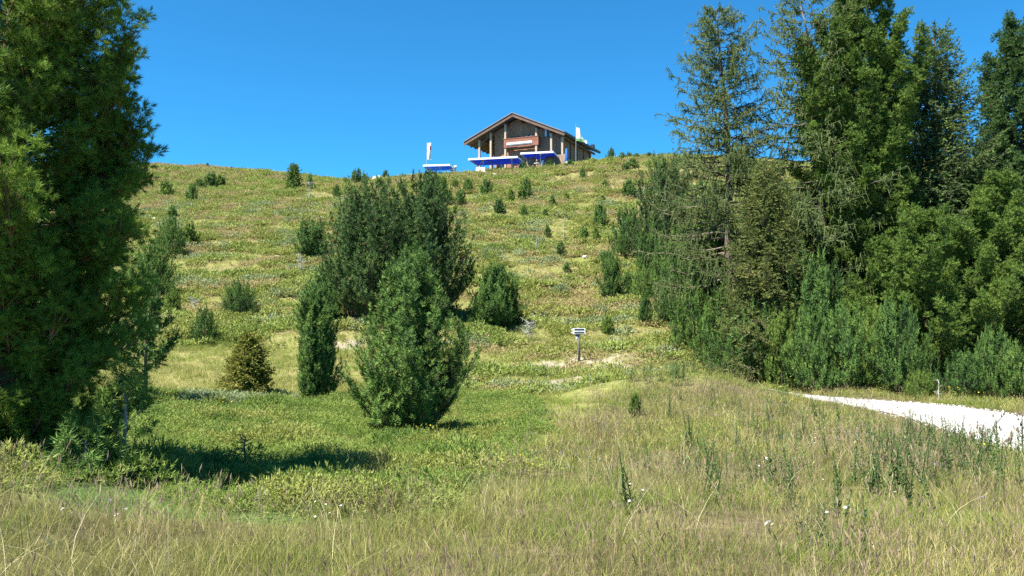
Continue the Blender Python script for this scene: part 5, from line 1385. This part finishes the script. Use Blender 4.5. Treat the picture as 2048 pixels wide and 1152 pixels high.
MB().tube([(0, .05, -.6), (0, .05, .0)], .03, 6).build('stake', M['metal'], t)
def boulder(name, label, px, py, size, mat, seed, cat='stone', group=None, d=None, bury=.25):
    if d is None: x, y, z = hit(px, py)
    else: x, y, z = crest(px, d)
    rng = np.random.default_rng(seed); n, k = 7, 10; V = [(0, 0, -1)]; F = []
    for j in range(1, n):
        for i in range(k):
            a, b = math.pi * j / n, 6.2832 * i / k; q = 1 + rng.normal(0, .13)
            V.append((math.sin(a) * math.cos(b) * q, math.sin(a) * math.sin(b) * q, -math.cos(a) * q))
    V.append((0, 0, .95)); last = len(V) - 1
    for i in range(k): F.append((0, 1 + (i+1) % k, 1 + i)); F.append((last, 1 + (n-2) * k + i, 1 + (n-2) * k + (i+1) % k))
    for j in range(n - 2):
        for i in range(k): a = 1 + j * k + i; b = 1 + j * k + (i+1) % k; F.append((a, b, b + k, a + k))
    me = bpy.data.meshes.new(name); me.from_pydata([(v[0] * size[0], v[1] * size[1], v[2] * size[2]) for v in V], [], F)
    o = obj(name, me, M[mat], None, (x, y, z + size[2] * (1 - 2 * bury)))
    return tag(o, label, cat, group)
boulder('stone_block', 'pale tan stone block on the skyline left of the hut', 753, 352, (.62, .45, .55), 'stone', 91, d=103.5)
WS = 'small pale stones on the slope'
for k, (px_, py_, s, lab) in enumerate((
    (440, 432, .28, 'pale stone on the upper left slope, left of two'), (447, 431, .22, 'pale stone on the upper left slope, right of two'), (424, 519, .30, 'pale stone low on the left slope below the brown band'),
    (553, 518, .24, 'pale stone left of the dead tree stump'), (308, 441, .22, 'pale stone on the left slope near the tall left pine'), (1105, 602, .16, 'pale stone on the slope above the signpost'),
    (1187, 640, .14, 'white stone right above the signpost'), (1262, 605, .15, 'white stone left of the bush row, upper one'), (1266, 622, .14, 'white stone left of the bush row, lower one'),
    (1170, 517, .2, 'pale stone on the slope near the thin dead stem'), (1040, 640, .16, 'pale stone right of the rounded pine bush'), (990, 352, .3, 'pale stone under the long parasol'))):
    boulder('pale_stone', lab, px_, py_, (s, s * .8, s * .7), 'stone', 100 + k, group=WS)
# ------------------------------------------------------------------ signpost
x0, d0, z0 = hit(1158, 724)
sc = d0 / FPX
sg = thing('signpost', 'wooden hiking signpost with two white edged arrow boards on the slope', 'signpost', (x0, d0, z0))
Hs = 68 * sc
MB().tube([(.0, 0, -.3), (.01, 0, Hs * .5), (-.01, 0, Hs - .02)], [2.7 * sc, 2.4 * sc, 2.3 * sc], 9).build('post', M['grey_wood'], sg, True)
for k, zc in enumerate((Hs - 5 * sc, Hs - 11.2 * sc)):
    h = 2.6 * sc; w0, w1 = -15 * sc, 12.5 * sc; y = -4.2 * sc
    b = MB(); out_ = [(w0 - 1.5 * sc, zc), (w0 + 4 * sc, zc - h), (w1, zc - h), (w1, zc + h), (w0 + 4 * sc, zc + h)]
    b.poly([(a, y, c) for a, c in out_] + [(a, y + .03, c) for a, c in out_], ((0,1,2,3,4),(9,8,7,6,5),(0,5,6,1),(1,6,7,2),(2,7,8,3),(3,8,9,4),(4,9,5,0)))
    bo = b.build('board', M['white'], sg)
    MB().box(w0 + 5.5 * sc, w1 - 2 * sc, y - .008, y - .003, zc - h * .45, zc + h * .55).build('lettering_panel', M['black'], bo)
MB().box(-6.5 * sc, -3.8 * sc, -.05, -.02, Hs - 24 * sc, Hs - 18 * sc).build('waymark_plate', M['white'], sg)
MB().box(-6.5 * sc, -2.5 * sc, -.02, .02, Hs - 18 * sc, Hs - 14.5 * sc).build('bracket', M['black'], sg)

# ------------------------------------------------------------------ dead wood
def dead_tree(label, px, top, base, seed, n=10, spread=.35, name='dead_sapling', d=None, mat='deadwood', cat='dead tree'):
    loc, h, mpp = spot(px, top, base, d)
    rng = np.random.default_rng(seed)
    t = thing(name, label, cat, loc)
    me, cx, tr_ = trunk_mesh('trunk', h, max(.018, h * .02), rng, bend=.03, n=7, seg=8, topr=.006); obj('trunk', me, M[mat], t)
    st = Sticks(); z = h * (.2 + .75 * rng.random(n)); a = rng.random(n) * 6.28; L = spread * h * (.4 + .7 * rng.random(n))
    P0 = cx(z); P1 = P0 + np.stack([np.cos(a) * L, np.sin(a) * L, L * rng.uniform(-.1, .7, n)], 1)
    st.add(P0, P1, max(.010, h * .008), .004, n=4)
    k = rng.integers(0, n, n * 3); f = rng.uniform(.4, 1, (n * 3, 1)); Q0 = P0[k] + (P1[k] - P0[k]) * f
    st.add(Q0, Q0 + rng.normal(0, .10 * h * spread * 2, (n * 3, 3)), max(.006, h * .005), .003, n=3)
    obj('branches', st.mesh('branches'), M[mat], t)
    return t
dead_tree('grey dead bushy stump left of the dark pine bush behind the clump', 601, 505, 548, 201, 34, .3)
dead_tree('tall thin dead stem on the slope between house and signpost', 1128, 432, 490, 202, 12, .10)
dead_tree('small dead shrub on the slope below the rounded pine bush', 1056, 640, 684, 203, 26, .45, name='dead_shrub', cat='dead shrub')
dead_tree('bare whitish dead twig between the bushes by the path', 1878, 762, 797, 204, 7, .5, name='dead_shrub', cat='dead shrub')
dead_tree('thin dead sapling below the lone skyline conifer', 618, 362, 402, 205, 16, .3)
dead_tree('small grey dead shrub left of the round bush on the lower left slope', 390, 598, 620, 206, 26, .6, name='dead_shrub', cat='dead shrub')
dead_tree('thin dead stick standing in the dark tree shadow', 494, 868, None, 207, 8, .35, d=11.2, mat='twig')
dead_tree('thin dark stake in the meadow left of the young pine', 1199, 785, 824, 208, 5, .08, mat='twig')
dead_tree('little white stump on the left slope', 518, 505, 525, 209, 4, .25, name='stump', cat='stump')
dead_tree('small dead sapling on the slope below the dark round pine', 1072, 474, 508, 210, 12, .3)
dead_tree('pale dead stick at the foot of the small pine above the signpost', 1213, 596, 612, 211, 3, .2, name='stump', cat='stump')
dead_tree('short pale dead stem at the grass edge below the bush row', 1324, 705, 722, 212, 4, .2, name='stump', cat='stump')

# ------------------------------------------------------------------ thistles beside the path
M['thistle'] = foliage('thistle_leaves', [(0.0,(.05,.075,.045)),(0.5,(.10,.13,.075)),(1.0,(.17,.18,.12))], .8, .2, .1, .2)
M['thistle_head'] = plain('thistle_head', (.13,.10,.09), .8, col2=(.26,.20,.19), scale=9)
def thistle(label, px, top, d, seed):
    loc, h, mpp = spot(px, top, None, d); rng = np.random.default_rng(seed)
    t = thing('thistle', label, 'thistle', loc, 0, 'thistles beside the path')
    V, F, T = weed_clump(rng, 1, h, .01, .16, .022, 26); obj('leaves', mesh_np('leaves', V, F, T), M['thistle'], t)
    n = 12; z = h * (.45 + .5 * rng.random(n)); a = rng.random(n) * 6.28; L = h * .22 * (.5 + rng.random(n) * .8)
    P0 = np.stack([0*z, 0*z, z], 1); P1 = P0 + np.stack([np.cos(a) * L * .6, np.sin(a) * L * .6, L * .8], 1)
    st = Sticks(); st.add(np.array([[0, 0, -.05]]), np.array([[0, 0, h * .97]]), .009, .005, n=5); st.add(P0, P1, .005, .003, n=4); obj('stalks', st.mesh('stalks'), M['thistle'], t)
    for i in range(n):
        p = P1[i]; MB().tube([p, p + [0, 0, .02], p + [0, 0, .05]], [.010, .019, .012], 6).build('flower_head', M['thistle_head'], t)
thistle('tall branching thistle against the white path near the right edge', 1988, 832, 15.0, 301)
thistle('tall thistle at the right edge, top against the white path', 2038, 832, 14.6, 302)
thistle('dark thistle between the tall thistle and the path bend', 1958, 850, 15.6, 303)
thistle('small thistle at the path edge, leftmost of the row', 1915, 862, 16.5, 304)
thistle('thin thistle at the path edge, second from the left', 1938, 868, 16.0, 305)
thistle('short thistle at the path edge, third from the left', 2010, 868, 15.2, 306)
